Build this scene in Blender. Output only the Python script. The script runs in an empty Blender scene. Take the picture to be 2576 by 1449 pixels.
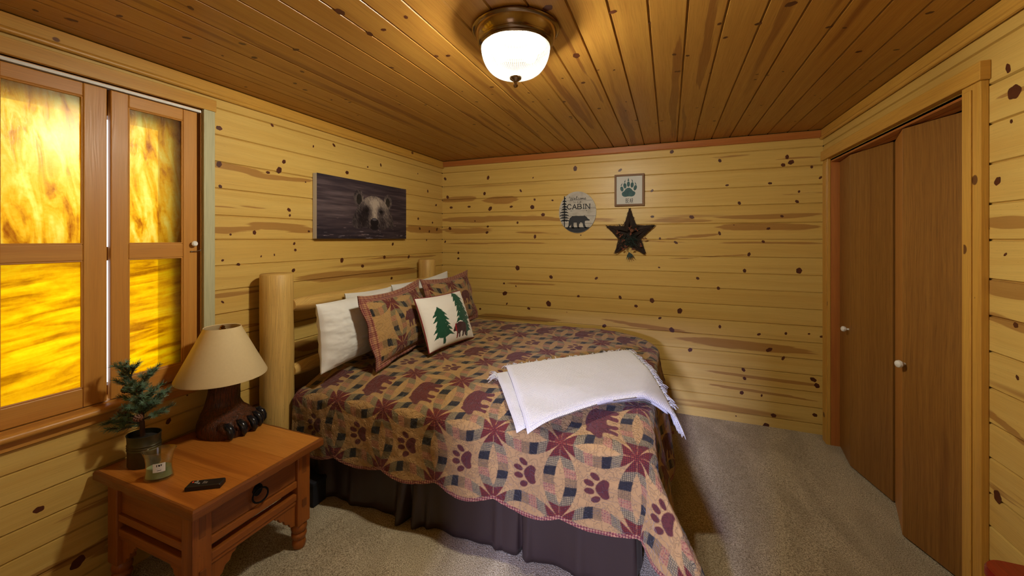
import bpy, math, random
import numpy as np
from mathutils import Vector, Matrix, noise as mnoise
R = math.radians
C = bpy.context.scene.collection
rng = random.Random(7)

# ------------------------------------------------------------------ helpers
class MB:
    """Collects polygons (with grain UVs) and links them as ONE mesh object."""
    def __init__(s):
        s.V = []; s.F = []; s.UV = []; s.M = []; s.H = []
    def add(s, verts, faces, uvs=None, mat=0, xf=None, heart=None):
        o = len(s.V)
        for i, v in enumerate(verts):
            v = Vector(v)
            if xf is not None: v = xf @ v
            s.V.append(v)
            s.H.append(0.0 if heart is None else heart[i])
        for k, f in enumerate(faces):
            s.F.append([o + i for i in f])
            s.UV.append(uvs[k] if uvs is not None else [(verts[i][0] * 1.0 + verts[i][1] * .37, verts[i][2] + verts[i][1] * .61) for i in f])
            s.M.append(mat)
        return s
    def box(s, x0, x1, y0, y1, z0, z1, g='z', xf=None, mat=0):
        vs = [(x, y, z) for x in (x0, x1) for y in (y0, y1) for z in (z0, z1)]
        fs = [(0, 1, 3, 2), (4, 6, 7, 5), (0, 4, 5, 1), (2, 3, 7, 6), (0, 2, 6, 4), (1, 5, 7, 3)]
        gi = 'xyz'.index(g); su = rng.uniform(0, 60); sv = rng.uniform(0, 60)
        uvs = []
        for k, f in enumerate(fs):
            n = k // 2
            ax = [a for a in (0, 1, 2) if a != n]
            if gi in ax:
                o = [a for a in ax if a != gi][0]
                uvs.append([(vs[i][gi] + su, vs[i][o] + sv + n * .3) for i in f])
            else:
                uvs.append([(vs[i][ax[0]] * .3 + su, vs[i][ax[1]] + sv) for i in f])
        return s.add(vs, fs, uvs, mat, xf)
    def prism(s, poly, axis, a0, a1, g=None, xf=None, mat=0):
        """poly: 2-D outline (counter-clockwise) in the other two axes, extruded along axis"""
        n = len(poly); ai = 'xyz'.index(axis); ot = [i for i in (0, 1, 2) if i != ai]
        vs = []
        for a in (a0, a1):
            for p in poly:
                v = [0, 0, 0]; v[ai] = a; v[ot[0]] = p[0]; v[ot[1]] = p[1]; vs.append(tuple(v))
        fs = [list(range(n))[::-1], list(range(n, 2 * n))] + [(i, (i + 1) % n, n + (i + 1) % n, n + i) for i in range(n)]
        gi = 'xyz'.index(g) if g else ot[1]
        ov = [i for i in (0, 1, 2) if i != gi]
        su = rng.uniform(0, 60); sv = rng.uniform(0, 60)
        uvs = [[(vs[i][gi] + su, vs[i][ov[0]] + vs[i][ov[1]] * .8 + sv) for i in f] for f in fs]
        return s.add(vs, fs, uvs, mat, xf)
    def tube(s, pts, rad, n=10, mat=0, cap=True, xf=None, sq=(1, 1)):
        pts = [Vector(p) for p in pts]; m = len(pts)
        if not hasattr(rad, '__len__'): rad = [rad] * m
        vs = []; uv = []
        up = Vector((0, 0, 1)); d0 = (pts[1] - pts[0]).normalized()
        if abs(d0.dot(up)) > .95: up = Vector((1, 0, 0))
        a = d0.cross(up).normalized(); L = 0
        su = rng.uniform(0, 60); sv = rng.uniform(0, 60)
        for i, p in enumerate(pts):
            d = (pts[min(i + 1, m - 1)] - pts[max(i - 1, 0)]).normalized()
            a = (a - d * a.dot(d)).normalized(); b = d.cross(a)
            if i: L += (pts[i] - pts[i - 1]).length
            for k in range(n):
                t = 2 * math.pi * k / n
                vs.append(p + (a * math.cos(t) * sq[0] + b * math.sin(t) * sq[1]) * rad[i]); uv.append((L + su, rad[i] * t + sv))
        fs = []; us = []
        for i in range(m - 1):
            for k in range(n):
                k2 = (k + 1) % n
                f = (i * n + k, i * n + k2, (i + 1) * n + k2, (i + 1) * n + k)
                e = rad[i] * 2 * math.pi if k2 == 0 else 0
                e2 = rad[i + 1] * 2 * math.pi if k2 == 0 else 0
                fs.append(f); us.append([uv[f[0]], (uv[f[1]][0], uv[f[1]][1] + e), (uv[f[2]][0], uv[f[2]][1] + e2), uv[f[3]]])
        if cap:
            for base, rev in ((0, True), ((m - 1) * n, False)):
                f = [base + k for k in range(n)]
                if rev: f = f[::-1]
                fs.append(f); us.append([(su + 20 + vs[i].y * .3, sv + vs[i].x + vs[i].z * .7) for i in f])
        return s.add(vs, fs, us, mat, xf)
    def lathe(s, prof, c=(0, 0, 0), n=32, mat=0, sx=1, sy=1, cap=True, ribs=0, rib_amp=0, xf=None):
        vs = []; uv = []; m = len(prof); su = rng.uniform(0, 60); sv = rng.uniform(0, 60)
        for r, z in prof:
            for k in range(n):
                t = 2 * math.pi * k / n
                rr = r * (1 + rib_amp * math.cos(ribs * t)) if ribs else r
                vs.append((c[0] + rr * math.cos(t) * sx, c[1] + rr * math.sin(t) * sy, c[2] + z)); uv.append((z + su, t * .05 + sv))
        fs = []; us = []
        for i in range(m - 1):
            for k in range(n):
                k2 = (k + 1) % n
                f = (i * n + k, i * n + k2, (i + 1) * n + k2, (i + 1) * n + k); fs.append(f)
                e = .05 * 2 * math.pi if k2 == 0 else 0
                us.append([uv[f[0]], (uv[f[1]][0], uv[f[1]][1] + e), (uv[f[2]][0], uv[f[2]][1] + e), uv[f[3]]])
        if cap:
            for b, rev in ((0, True), ((m - 1) * n, False)):
                if prof[0 if rev else -1][0] > 1e-5:
                    f = [b + k for k in range(n)]
                    if rev: f = f[::-1]
                    fs.append(f); us.append([(vs[i][0] * .3 + su, vs[i][1] + sv) for i in f])
        return s.add(vs, fs, us, mat, xf)
    def build(s, name, mats, parent=None, smooth=False, bevel=0, tone=None, sharp=35):
        if not isinstance(mats, (list, tuple)): mats = [mats]
        me = bpy.data.meshes.new(name)
        off = parent_loc(parent)
        me.from_pydata([tuple(v - off) for v in s.V], [], s.F)
        uvl = me.uv_layers.new(name='g')
        flat = [c for f in s.UV for p in f for c in p]
        uvl.data.foreach_set('uv', flat)
        me.polygons.foreach_set('material_index', s.M)
        if any(s.H):
            a = me.attributes.new('heart', 'FLOAT', 'POINT'); a.data.foreach_set('value', s.H)
        for m in mats: me.materials.append(m)
        me.validate(); me.update()
        o = bpy.data.objects.new(name, me); C.objects.link(o)
        if parent: o.parent = parent
        if smooth:
            me.polygons.foreach_set('use_smooth', [True] * len(me.polygons))
            if sharp: me.set_sharp_from_angle(angle=R(sharp))
        if bevel:
            b = o.modifiers.new('bevel', 'BEVEL'); b.width = bevel; b.segments = 2; b.limit_method = 'ANGLE'; b.angle_limit = R(40)
        return o

def parent_loc(p):
    v = Vector((0, 0, 0))
    while p is not None:
        v = v + Vector(p.location); p = p.parent
    return v

def tag(o, label=None, cat=None, group=None, kind=None):
    if label: o['label'] = label
    if cat: o['category'] = cat
    if group: o['group'] = group
    if kind: o['kind'] = kind
    return o
def thing(name, label, cat, loc=(0, 0, 0), group=None):
    o = bpy.data.objects.new(name, None); C.objects.link(o); o.location = loc
    o.empty_display_size = .05
    return tag(o, label, cat, group)
def struct(o, label=None):
    o['kind'] = 'structure'
    if label: o['label'] = label
    return o

def grid_obj(name, P, cols=None, mat=None, parent=None, uv=None, closed_u=False, smooth=True, mask=None, attrs=None):
    """P: (n,m,3) numpy grid -> mesh with optional per-vertex colours, made in bulk"""
    n, m = P.shape[:2]
    off = np.array(parent_loc(parent))
    me = bpy.data.meshes.new(name)
    idx = np.arange(n * m).reshape(n, m)
    q = np.stack([idx[:-1, :-1], idx[1:, :-1], idx[1:, 1:], idx[:-1, 1:]], -1).reshape(-1, 4)
    if mask is not None: q = q[mask.reshape(-1)]
    me.vertices.add(n * m); me.vertices.foreach_set('co', (P - off).astype(np.float32).ravel())
    me.loops.add(q.size); me.loops.foreach_set('vertex_index', q.astype(np.int32).ravel())
    me.polygons.add(len(q)); me.polygons.foreach_set('loop_start', np.arange(0, q.size, 4, dtype=np.int32))
    me.polygons.foreach_set('loop_total', np.full(len(q), 4, dtype=np.int32))
    me.update(calc_edges=True)
    if smooth: me.polygons.foreach_set('use_smooth', np.ones(len(q), dtype=bool))
    if uv is not None:
        l = me.uv_layers.new(name='g'); l.data.foreach_set('uv', uv.reshape(-1, 2)[q.ravel()].astype(np.float32).ravel())
    if cols is not None:
        a = me.attributes.new('Col', 'FLOAT_COLOR', 'POINT')
        c4 = np.concatenate([lin(cols.reshape(-1, 3)), np.ones((n * m, 1))], 1).astype(np.float32)
        a.data.foreach_set('color', c4.ravel())
    for k, arr in (attrs or {}).items():
        a = me.attributes.new(k, 'FLOAT', 'POINT'); a.data.foreach_set('value', arr.astype(np.float32).ravel())
    if mat: me.materials.append(mat)
    me.validate()
    o = bpy.data.objects.new(name, me); C.objects.link(o)
    if parent: o.parent = parent
    return o

def lin(c):
    c = np.clip(np.asarray(c, float), 0, 1)
    return np.where(c <= .04045, c / 12.92, ((c + .055) / 1.055) ** 2.4)
def hexc(r, g, b): return tuple(lin(np.array([r, g, b]) / 255.)) + (1.0,)

# ---- numpy value noise
def vnoise(x, y, seed=0):
    xi = np.floor(x).astype(np.int64); yi = np.floor(y).astype(np.int64); fx = x - xi; fy = y - yi
    fx = fx * fx * (3 - 2 * fx); fy = fy * fy * (3 - 2 * fy)
    def h(a, b):
        n = (a * 374761393 + b * 668265263 + seed * 1442695041) & 0x7fffffff
        n = (n ^ (n >> 13)) * 1274126177 & 0x7fffffff
        return ((n ^ (n >> 16)) & 0xffff) / 65535.
    return (h(xi, yi) * (1 - fx) + h(xi + 1, yi) * fx) * (1 - fy) + (h(xi, yi + 1) * (1 - fx) + h(xi + 1, yi + 1) * fx) * fy
def fbm(x, y, seed=0, o=4):
    t = 0; a = .5
    for i in range(o):
        t = t + a * vnoise(x * 2 ** i, y * 2 ** i, seed + i); a *= .5
    return t
def sstep(a, b, x):
    t = np.clip((x - a) / (b - a), 0, 1); return t * t * (3 - 2 * t)
def in_poly(x, y, poly):
    ins = np.zeros(x.shape, bool); n = len(poly)
    for i in range(n):
        x0, y0 = poly[i]; x1, y1 = poly[(i + 1) % n]
        if y0 == y1: continue
        c = ((y0 > y) != (y1 > y)) & (x < (x1 - x0) * (y - y0) / (y1 - y0) + x0)
        ins ^= c
    return ins
def smooth_poly(p, it=2):
    for _ in range(it):
        q = []
        for i in range(len(p)):
            a = p[i]; b = p[(i + 1) % len(p)]
            q += [(a[0] * .75 + b[0] * .25, a[1] * .75 + b[1] * .25), (a[0] * .25 + b[0] * .75, a[1] * .25 + b[1] * .75)]
        p = q
    return p
BEAR = [(-.75, .55), (-.3, .68), (.1, .72), (.4, .6), (.52, .66), (.62, .6), (.66, .45), (.78, .32), (1.0, .05), (.97, -.08), (.8, -.12), (.62, -.1), (.55, -.25), (.6, -.62), (.68, -.76), (.42, -.78), (.36, -.42), (.27, -.35), (.27, -.75), (.02, -.78), (.06, -.25), (-.3, -.22), (-.28, -.45), (-.2, -.76), (-.46, -.78), (-.5, -.45), (-.58, -.35), (-.62, -.76), (-.9, -.78), (-.86, -.3), (-.97, .1), (-.92, .38)]
BEARS = smooth_poly(BEAR, 1)

# ------------------------------------------------------------------ materials
def new_mat(name):
    m = bpy.data.materials.new(name); m.use_nodes = True
    nt = m.node_tree
    for n in list(nt.nodes): nt.nodes.remove(n)
    out = nt.nodes.new('ShaderNodeOutputMaterial')
    return m, nt, out
def nd(nt, typ, ins=None, **props):
    n = nt.nodes.new('ShaderNode' + typ)
    for k, v in props.items(): setattr(n, k, v)
    for k, v in (ins or {}).items():
        s = n.inputs[k]
        if isinstance(v, bpy.types.NodeSocket): nt.links.new(v, s)
        else: s.default_value = v
    return n
def math_(nt, op, a, b=0.0, c=None, clamp=False):
    n = nt.nodes.new('ShaderNodeMath'); n.operation = op; n.use_clamp = clamp
    for i, v in enumerate((a, b, c)):
        if v is None: continue
        if isinstance(v, bpy.types.NodeSocket): nt.links.new(v, n.inputs[i])
        else: n.inputs[i].default_value = v
    return n.outputs[0]
def mixc(nt, f, a, b, blend='MIX'):
    n = nt.nodes.new('ShaderNodeMix'); n.data_type = 'RGBA'; n.blend_type = blend
    for s, v in ((n.inputs[0], f), (n.inputs[6], a), (n.inputs[7], b)):
        if isinstance(v, bpy.types.NodeSocket): nt.links.new(v, s)
        else: s.default_value = v
    return n.outputs[2]
def sst(nt, x, a, b, lo=0.0, hi=1.0):
    n = nt.nodes.new('ShaderNodeMapRange'); n.interpolation_type = 'SMOOTHSTEP'
    nt.links.new(x, n.inputs[0]); n.inputs[1].default_value = a; n.inputs[2].default_value = b; n.inputs[3].default_value = lo; n.inputs[4].default_value = hi
    return n.outputs[0]
def comb(nt, x, y, z=0.0):
    n = nt.nodes.new('ShaderNodeCombineXYZ')
    for i, v in enumerate((x, y, z)):
        if isinstance(v, bpy.types.NodeSocket): nt.links.new(v, n.inputs[i])
        else: n.inputs[i].default_value = v
    return n.outputs[0]
def noise(nt, vec, scale=1, detail=2, rough=.5, dist=0):
    return nd(nt, 'TexNoise', {'Vector': vec, 'Scale': scale, 'Detail': detail, 'Roughness': rough, 'Distortion': dist}).outputs[0]
def uvxy(nt):
    u = nd(nt, 'UVMap', uv_map='g'); s = nd(nt, 'SeparateXYZ', {0: u.outputs[0]})
    return s.outputs[0], s.outputs[1], u.outputs[0]
def bsdf(nt, out, **ins):
    p = nd(nt, 'BsdfPrincipled', {k.replace('_', ' '): v for k, v in ins.items()})
    nt.links.new(p.outputs[0], out.inputs[0]); return p

def wood(name, light, mid, heart, rough=.42, fine=1.0, ring=26, contrast=1.0, knots=0.0, bump=.15, hstr=.0, spec=.4, speck=.0):
    m, nt, out = new_mat(name)
    u, v, uv = uvxy(nt)
    w = noise(nt, comb(nt, math_(nt, 'MULTIPLY', u, 1.3), math_(nt, 'MULTIPLY', v, 4.0)), 1, 3)
    v2 = math_(nt, 'ADD', v, math_(nt, 'MULTIPLY', w, .05))
    rg = noise(nt, comb(nt, math_(nt, 'MULTIPLY', u, .55), math_(nt, 'MULTIPLY', v2, ring)), 1, 3, .6, .4)
    fi = noise(nt, comb(nt, math_(nt, 'MULTIPLY', u, 6.0), math_(nt, 'MULTIPLY', v2, 260.)), 1, 3, .65)
    board = noise(nt, comb(nt, math_(nt, 'MULTIPLY', u, .35), math_(nt, 'MULTIPLY', v, 3.)), 1, 1)
    f = sst(nt, rg, .5 - .2 / contrast, .5 + .25 / contrast)
    col = mixc(nt, math_(nt, 'MULTIPLY', f, .55), light, mid)
    col = mixc(nt, sst(nt, board, .35, .75, 0, .3), col, mid)
    ff = sst(nt, fi, .35, .75, 1.0, 1.0 - .2 * fine)
    col = mixc(nt, 1.0, col, comb(nt, ff, ff, ff), 'MULTIPLY')
    at = nd(nt, 'Attribute', attribute_name='heart').outputs['Fac']
    hn = noise(nt, comb(nt, math_(nt, 'MULTIPLY', u, 2.2), math_(nt, 'MULTIPLY', v2, 30.)), 1, 3, .6)
    hn2 = noise(nt, comb(nt, math_(nt, 'MULTIPLY', u, .45), math_(nt, 'MULTIPLY', v2, 9.)), 1, 2)
    hs = math_(nt, 'ADD', at, math_(nt, 'MULTIPLY', math_(nt, 'SUBTRACT', hn, .5), 1.2))
    hl = noise(nt, comb(nt, math_(nt, 'MULTIPLY', u, 1.0), math_(nt, 'MULTIPLY', v2, 70.)), 1, 2, .5)
    hs = math_(nt, 'ADD', hs, math_(nt, 'MULTIPLY', math_(nt, 'SUBTRACT', hl, .5), .9))
    hs = sst(nt, hs, .42, .62, 0, .62)
    h2 = sst(nt, hn2, .64 - hstr, .74 - hstr, 0, .6)
    col = mixc(nt, math_(nt, 'MAXIMUM', hs, h2), col, heart)
    if speck:
        sp = noise(nt, comb(nt, math_(nt, 'MULTIPLY', u, 45.), math_(nt, 'MULTIPLY', v, 300.)), 1, 2)
        col = mixc(nt, sst(nt, sp, .68, .74, 0, speck), col, (.02, .008, .003, 1))
    if knots:
        sx, sy = 2.6, 6.0
        vo = nd(nt, 'TexVoronoi', {'Vector': comb(nt, math_(nt, 'MULTIPLY', u, sx), math_(nt, 'MULTIPLY', v, sy)), 'Scale': 1.0}, voronoi_dimensions='2D')
        ps = nd(nt, 'SeparateXYZ', {0: vo.outputs['Position']})
        du = math_(nt, 'SUBTRACT', u, math_(nt, 'DIVIDE', ps.outputs[0], sx)); dv = math_(nt, 'SUBTRACT', v, math_(nt, 'DIVIDE', ps.outputs[1], sy))
        d = math_(nt, 'SQRT', math_(nt, 'ADD', math_(nt, 'POWER', math_(nt, 'MULTIPLY', du, .8), 2), math_(nt, 'POWER', dv, 2)))
        cs = nd(nt, 'SeparateXYZ', {0: vo.outputs['Color']})
        rad = sst(nt, cs.outputs[0], 1 - knots, 1.0, 0.0, .017)
        k = math_(nt, 'SUBTRACT', d, rad)
        col = mixc(nt, sst(nt, k, -.003, .001, .9, 0), col, (.09, .022, .008, 1))
    bm = nd(nt, 'Bump', {'Height': fi, 'Strength': bump, 'Distance': .001})
    rr = sst(nt, fi, .2, .8, rough - .06, rough + .1)
    bsdf(nt, out, Base_Color=col, Roughness=rr, Normal=bm.outputs[0], Specular_IOR_Level=spec)
    return m

def plain(name, col, rough=.5, metal=0, bump=0, bscale=200, spec=.5, sheen=0, var=0):
    m, nt, out = new_mat(name)
    tc = nd(nt, 'TexCoord').outputs['Object']
    n = noise(nt, tc, bscale, 3)
    c = col
    if var:
        n2 = noise(nt, tc, 25, 3)
        c = mixc(nt, sst(nt, n2, .3, .7, 0, var), col, tuple(x * .55 for x in col[:3]) + (1,))
    p = bsdf(nt, out, Base_Color=c, Roughness=rough, Metallic=metal, Specular_IOR_Level=spec)
    if sheen: p.inputs['Sheen Weight'].default_value = sheen
    if bump:
        b = nd(nt, 'Bump', {'Height': n, 'Strength': bump, 'Distance': .002}); nt.links.new(b.outputs[0], p.inputs['Normal'])
    return m

def vcol(name, rough=.85, stip=0.0, weave=0.0, sheen=.0, spec=.2):
    m, nt, out = new_mat(name)
    col = nd(nt, 'Attribute', attribute_name='Col').outputs['Color']
    u, v, uv = uvxy(nt)
    pl = nd(nt, 'Attribute', attribute_name='plaid').outputs['Fac']
    def lines(x, per, wd):
        t = math_(nt, 'PINGPONG', x, per / 2)
        return sst(nt, t, 0.0, wd, 1.0, 0.0)
    l = math_(nt, 'MAXIMUM', lines(u, .0076, .0017), lines(v, .0076, .0017))
    l2 = math_(nt, 'MAXIMUM', lines(u, .0031, .0009), lines(v, .0031, .0009))
    l = math_(nt, 'ADD', math_(nt, 'MULTIPLY', l, .75), math_(nt, 'MULTIPLY', l2, .3), clamp=True)
    col = mixc(nt, math_(nt, 'MULTIPLY', l, pl), col, (.012, .011, .012, 1))
    p = bsdf(nt, out, Base_Color=col, Roughness=rough, Specular_IOR_Level=spec)
    if sheen: p.inputs['Sheen Weight'].default_value = sheen
    h = None
    if stip:
        n1 = noise(nt, uv, 38, 1.5, .5, .6)
        g = math_(nt, 'ABSOLUTE', math_(nt, 'SUBTRACT', n1, .5))
        h = sst(nt, g, 0, .06, 0, 1)
        n2 = noise(nt, uv, 90, 2)
        h = math_(nt, 'ADD', h, math_(nt, 'MULTIPLY', n2, .25))
    if weave:
        n3 = noise(nt, uv, 700, 2)
        h = n3 if h is None else h
    if h is not None:
        b = nd(nt, 'Bump', {'Height': h, 'Strength': max(stip, weave), 'Distance': .007 if stip else .001}); nt.links.new(b.outputs[0], p.inputs['Normal'])
    return m

PINE = dict(light=hexc(220, 184, 102), mid=hexc(200, 154, 72), heart=hexc(138, 78, 30))
M = {}
M['pine_wall'] = wood('pine wall boards', rough=.36, fine=.55, **PINE, speck=.25)
M['pine_ceiling'] = wood('pine ceiling boards', light=hexc(186, 136, 60), mid=hexc(160, 104, 40), heart=hexc(112, 56, 22), rough=.36, speck=.4, hstr=.03)
M['pine_trim'] = wood('pine trim', light=hexc(212, 162, 72), mid=hexc(190, 130, 48), heart=hexc(150, 84, 28), rough=.35, knots=.25)
M['pine_red'] = wood('reddish pine trim', light=hexc(190, 118, 56), mid=hexc(165, 90, 40), heart=hexc(130, 62, 26), rough=.35)
M['pine_pale'] = wood('pale grey green pine', light=hexc(196, 190, 150), mid=hexc(176, 172, 132), heart=hexc(160, 130, 80), rough=.5)
M['shutter'] = wood('shutter wood', light=hexc(204, 144, 64), mid=hexc(182, 116, 44), heart=hexc(160, 90, 38), rough=.38, fine=.7)
M['door'] = wood('luan door veneer', light=hexc(158, 108, 48), mid=hexc(124, 78, 30), heart=hexc(104, 58, 22), rough=.4, ring=60, fine=1.8, speck=.3)
M['door_edge'] = wood('door edge wood', light=hexc(196, 134, 62), mid=hexc(170, 108, 44), heart=hexc(150, 90, 36), rough=.4)
M['log'] = wood('peeled log', light=hexc(222, 182, 104), mid=hexc(196, 150, 76), heart=hexc(160, 112, 54), rough=.5, ring=40, bump=.5, speck=.6, fine=1.6, hstr=.05)
M['table'] = wood('honey stained table wood', light=hexc(200, 124, 48), mid=hexc(170, 96, 32), heart=hexc(140, 72, 24), rough=.36, speck=.3)
M['table_plank'] = wood('lighter table plank', light=hexc(212, 140, 58), mid=hexc(190, 116, 44), heart=hexc(160, 90, 34), rough=.36, speck=.3)
M['table_frame'] = wood('brown table frame wood', light=hexc(164, 94, 36), mid=hexc(130, 68, 24), heart=hexc(96, 46, 16), rough=.34, speck=.5)
M['table_dark'] = wood('worn dark table wood', light=hexc(140, 80, 32), mid=hexc(108, 56, 22), heart=hexc(74, 38, 16), rough=.36, speck=.5)
M['cherry'] = wood('cherry red wood', light=hexc(130, 30, 14), mid=hexc(104, 16, 10), heart=hexc(80, 10, 8), rough=.3, ring=60)
M['bear_wood'] = None
M['knot'] = plain('pine knot', hexc(88, 40, 18), .45, var=.8)
M['groove'] = plain('dark recess', hexc(40, 24, 12), .9)
# boards' brown heartwood streaks (u, z, u, z, half width, strength) and knots, per wall
STREAK= {'B': [(0.01, 1.938, 0.37, 1.946, 0.042, 1), (0.55, 1.918, 0.82, 1.929, 0.048, 1), (0.01, 1.724, 0.64, 1.725, 0.042, 0.8), (0.01, 1.733, 1.34, 1.727, 0.036, 1), (0.98, 1.719, 1.86, 1.703, 0.034, 0.7), (0.01, 1.626, 0.6, 1.612, 0.05, 0.8), (0.86, 1.591, 1.34, 1.569, 0.023, 0.6), (0.01, 1.48, 1.27, 1.485, 0.012, 0.9), (2.13, 1.694, 2.63, 1.685, 0.041, 0.6), (2.63, 1.702, 3.35, 1.711, 0.025, 1), (2.63, 1.623, 3.35, 1.615, 0.035, 1), (2.63, 1.491, 3.35, 1.494, 0.013, 1), (2.63, 2.206, 2.86, 2.211, 0.013, 0.6), (3.07, 2.15, 3.31, 2.151, 0.009, 0.9), (3.15, 1.877, 3.35, 1.878, 0.021, 0.6), (0.73, 1.082, 1.27, 1.093, 0.023, 0.7), (0.01, 1.146, 0.04, 1.147, 0.026, 0.5), (2.13, 1.339, 2.91, 1.402, 0.013, 0.6), (2.32, 0.677, 3.35, 0.652, 0.045, 0.9), (2.63, 0.679, 3.15, 0.68, 0.013, 1), (2.51, 0.427, 3.35, 0.404, 0.016, 1), (2.57, 0.318, 3.35, 0.283, 0.013, 1), (1.65, 0.797, 2.48, 0.725, 0.028, 0.7), (0.42, 0.727, 1.27, 0.746, 0.036, 1), (1.34, 1.531, 2.63, 1.491, 0.014, 0.6), (2.26, 1.53, 2.63, 1.563, 0.02, 0.8)], 'L': [(-2.29, 1.93, -2.07, 1.927, 0.02, 1), (-2.07, 1.904, -1.67, 1.924, 0.02, 1), (-2.29, 1.576, -2.07, 1.583, 0.031, 0.9), (-2.07, 1.611, -1.67, 1.584, 0.04, 0.9), (-2.29, 1.7, -2.04, 1.699, 0.013, 0.6), (-0.64, 1.615, -0.02, 1.617, 0.047, 1), (-2.29, 1.219, -2.04, 1.221, 0.02, 0.8), (-1.8, 1.27, -0.39, 1.218, 0.044, 1), (-2.29, 1.026, -2.04, 1.021, 0.018, 0.7), (-2.29, 0.877, -2.04, 0.855, 0.022, 0.8), (-1.8, 0.83, -1.65, 0.796, 0.053, 0.9), (-1.06, 1.366, -0.1, 1.356, 0.015, 0.8), (-1.32, 1.363, -0.75, 1.352, 0.016, 0.5), (-2.92, 0.231, -2.67, 0.176, 0.026, 0.8), (-3.02, 0.606, -2.86, 0.581, 0.012, 0.4), (-2.86, 0.389, -2.67, 0.389, 0.034, 0.5), (-2.81, 0.21, -2.65, 0.22, 0.024, 1)], 'R': [(-1.68, 1.586, -1.83, 1.58, 0.03, 0.9), (-1.68, 1.354, -1.83, 1.35, 0.041, 1), (-1.68, 1.245, -1.83, 1.226, 0.025, 0.9), (-1.68, 0.89, -1.83, 0.858, 0.022, 0.9), (-1.68, 0.637, -1.83, 0.649, 0.03, 0.5), (-1.77, 2.026, -1.83, 2.019, 0.013, 1)]}
KNOT= {'B': [(0.035, 2.172, 0.017), (0.544, 2.155, 0.02), (1.03, 2.127, 0.008), (0.065, 1.974, 0.017), (0.503, 1.994, 0.016), (0.901, 2.005, 0.016), (0.109, 1.862, 0.017), (0.324, 1.864, 0.017), (0.567, 1.837, 0.024), (0.799, 1.85, 0.016), (1.022, 1.839, 0.023), (1.046, 1.912, 0.012), (1.227, 1.898, 0.011), (1.132, 1.762, 0.019), (0.867, 1.689, 0.012), (0.393, 1.713, 0.008), (0.531, 1.593, 0.016), (0.54, 1.654, 0.012), (0.094, 1.638, 0.017), (1.05, 1.55, 0.019), (0.035, 1.497, 0.013), (0.196, 1.38, 0.013), (0.196, 1.321, 0.013), (0.867, 1.238, 0.024), (1.212, 1.16, 0.019), (0.73, 0.978, 0.024), (0.721, 1.078, 0.012), (1.188, 0.902, 0.027), (0.985, 0.842, 0.016), (0.453, 0.803, 0.012), (0.752, 0.875, 0.012), (1.448, 2.189, 0.022), (1.858, 2.147, 0.018), (2.29, 2.277, 0.017), (2.129, 1.949, 0.014), (2.132, 1.722, 0.014), (2.446, 1.712, 0.02), (2.322, 1.496, 0.017), (2.194, 1.53, 0.01), (2.658, 2.174, 0.016), (3.126, 2.168, 0.016), (3.152, 2.125, 0.019), (3.1, 2.107, 0.016), (3.285, 2.079, 0.012), (2.711, 1.968, 0.013), (3.012, 1.968, 0.013), (3.34, 1.994, 0.012), (2.799, 1.818, 0.016), (3.191, 1.817, 0.015), (3.204, 1.894, 0.009), (3.092, 1.705, 0.012), (3.001, 1.609, 0.013), (2.656, 1.573, 0.016), (2.966, 1.505, 0.013), (2.867, 1.402, 0.016), (2.836, 1.269, 0.016), (3.204, 1.28, 0.022), (2.647, 1.119, 0.013), (2.353, 0.911, 0.027), (2.129, 0.987, 0.021), (1.858, 1.0, 0.018), (1.645, 1.164, 0.015), (2.492, 1.195, 0.013), (2.658, 0.801, 0.013), (2.936, 0.763, 0.013), (3.118, 0.786, 0.012), (3.268, 0.796, 0.009), (3.348, 0.782, 0.012), (3.1, 0.59, 0.016), (3.006, 0.646, 0.022), (2.836, 0.397, 0.013), (2.828, 0.466, 0.016), (3.295, 0.448, 0.021), (3.318, 0.405, 0.018), (2.816, 0.278, 0.016), (2.955, 0.276, 0.01), (3.036, 0.13, 0.019), (3.305, 0.178, 0.015), (2.985, 0.037, 0.025), (2.626, 0.013, 0.016), (2.434, 0.586, 0.017), (2.29, 0.743, 0.021), (2.194, 0.838, 0.014), (1.995, 0.93, 0.014), (1.717, 0.73, 0.018), (1.478, 0.99, 0.015)], 'L': [(-2.265, 2.128, 0.015), (-1.878, 2.016, 0.015), (-1.957, 2.226, 0.01), (-2.265, 1.932, 0.017), (-1.985, 1.931, 0.012), (-1.911, 1.957, 0.02), (-1.656, 2.162, 0.008), (-2.259, 1.812, 0.011), (-1.842, 1.713, 0.013), (-1.836, 1.678, 0.01), (-1.692, 1.578, 0.008), (-1.804, 1.496, 0.01), (-1.796, 1.454, 0.01), (-1.943, 1.428, 0.007), (-2.161, 1.382, 0.009), (-1.81, 1.322, 0.013), (-0.975, 2.153, 0.013), (-0.447, 2.161, 0.008), (-0.277, 2.01, 0.016), (-0.124, 1.881, 0.017), (-0.414, 1.628, 0.016), (-0.108, 1.628, 0.021), (-0.191, 1.695, 0.012), (-0.44, 1.724, 0.015), (-0.82, 1.481, 0.014), (-0.298, 1.515, 0.012), (-0.93, 1.37, 0.017), (-0.591, 1.359, 0.019), (-1.189, 1.311, 0.016), (-0.836, 1.181, 0.014), (-1.351, 2.03, 0.015), (-1.131, 2.11, 0.01), (-1.402, 1.367, 0.021), (-2.069, 0.873, 0.014), (-2.247, 1.181, 0.009), (-2.923, 0.477, 0.014), (-2.815, 0.19, 0.023), (-2.247, 1.409, 0.007), (-2.205, 1.551, 0.007), (-1.477, 2.21, 0.014), (-2.069, 1.564, 0.012)], 'R': [(-1.762, 2.115, 0.016), (-1.788, 2.024, 0.027), (-1.715, 1.732, 0.017), (-1.794, 1.235, 0.012), (-1.715, 0.607, 0.02), (-1.776, 1.928, 0.007), (-1.75, 1.472, 0.008), (-1.801, 1.06, 0.009)]}
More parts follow.
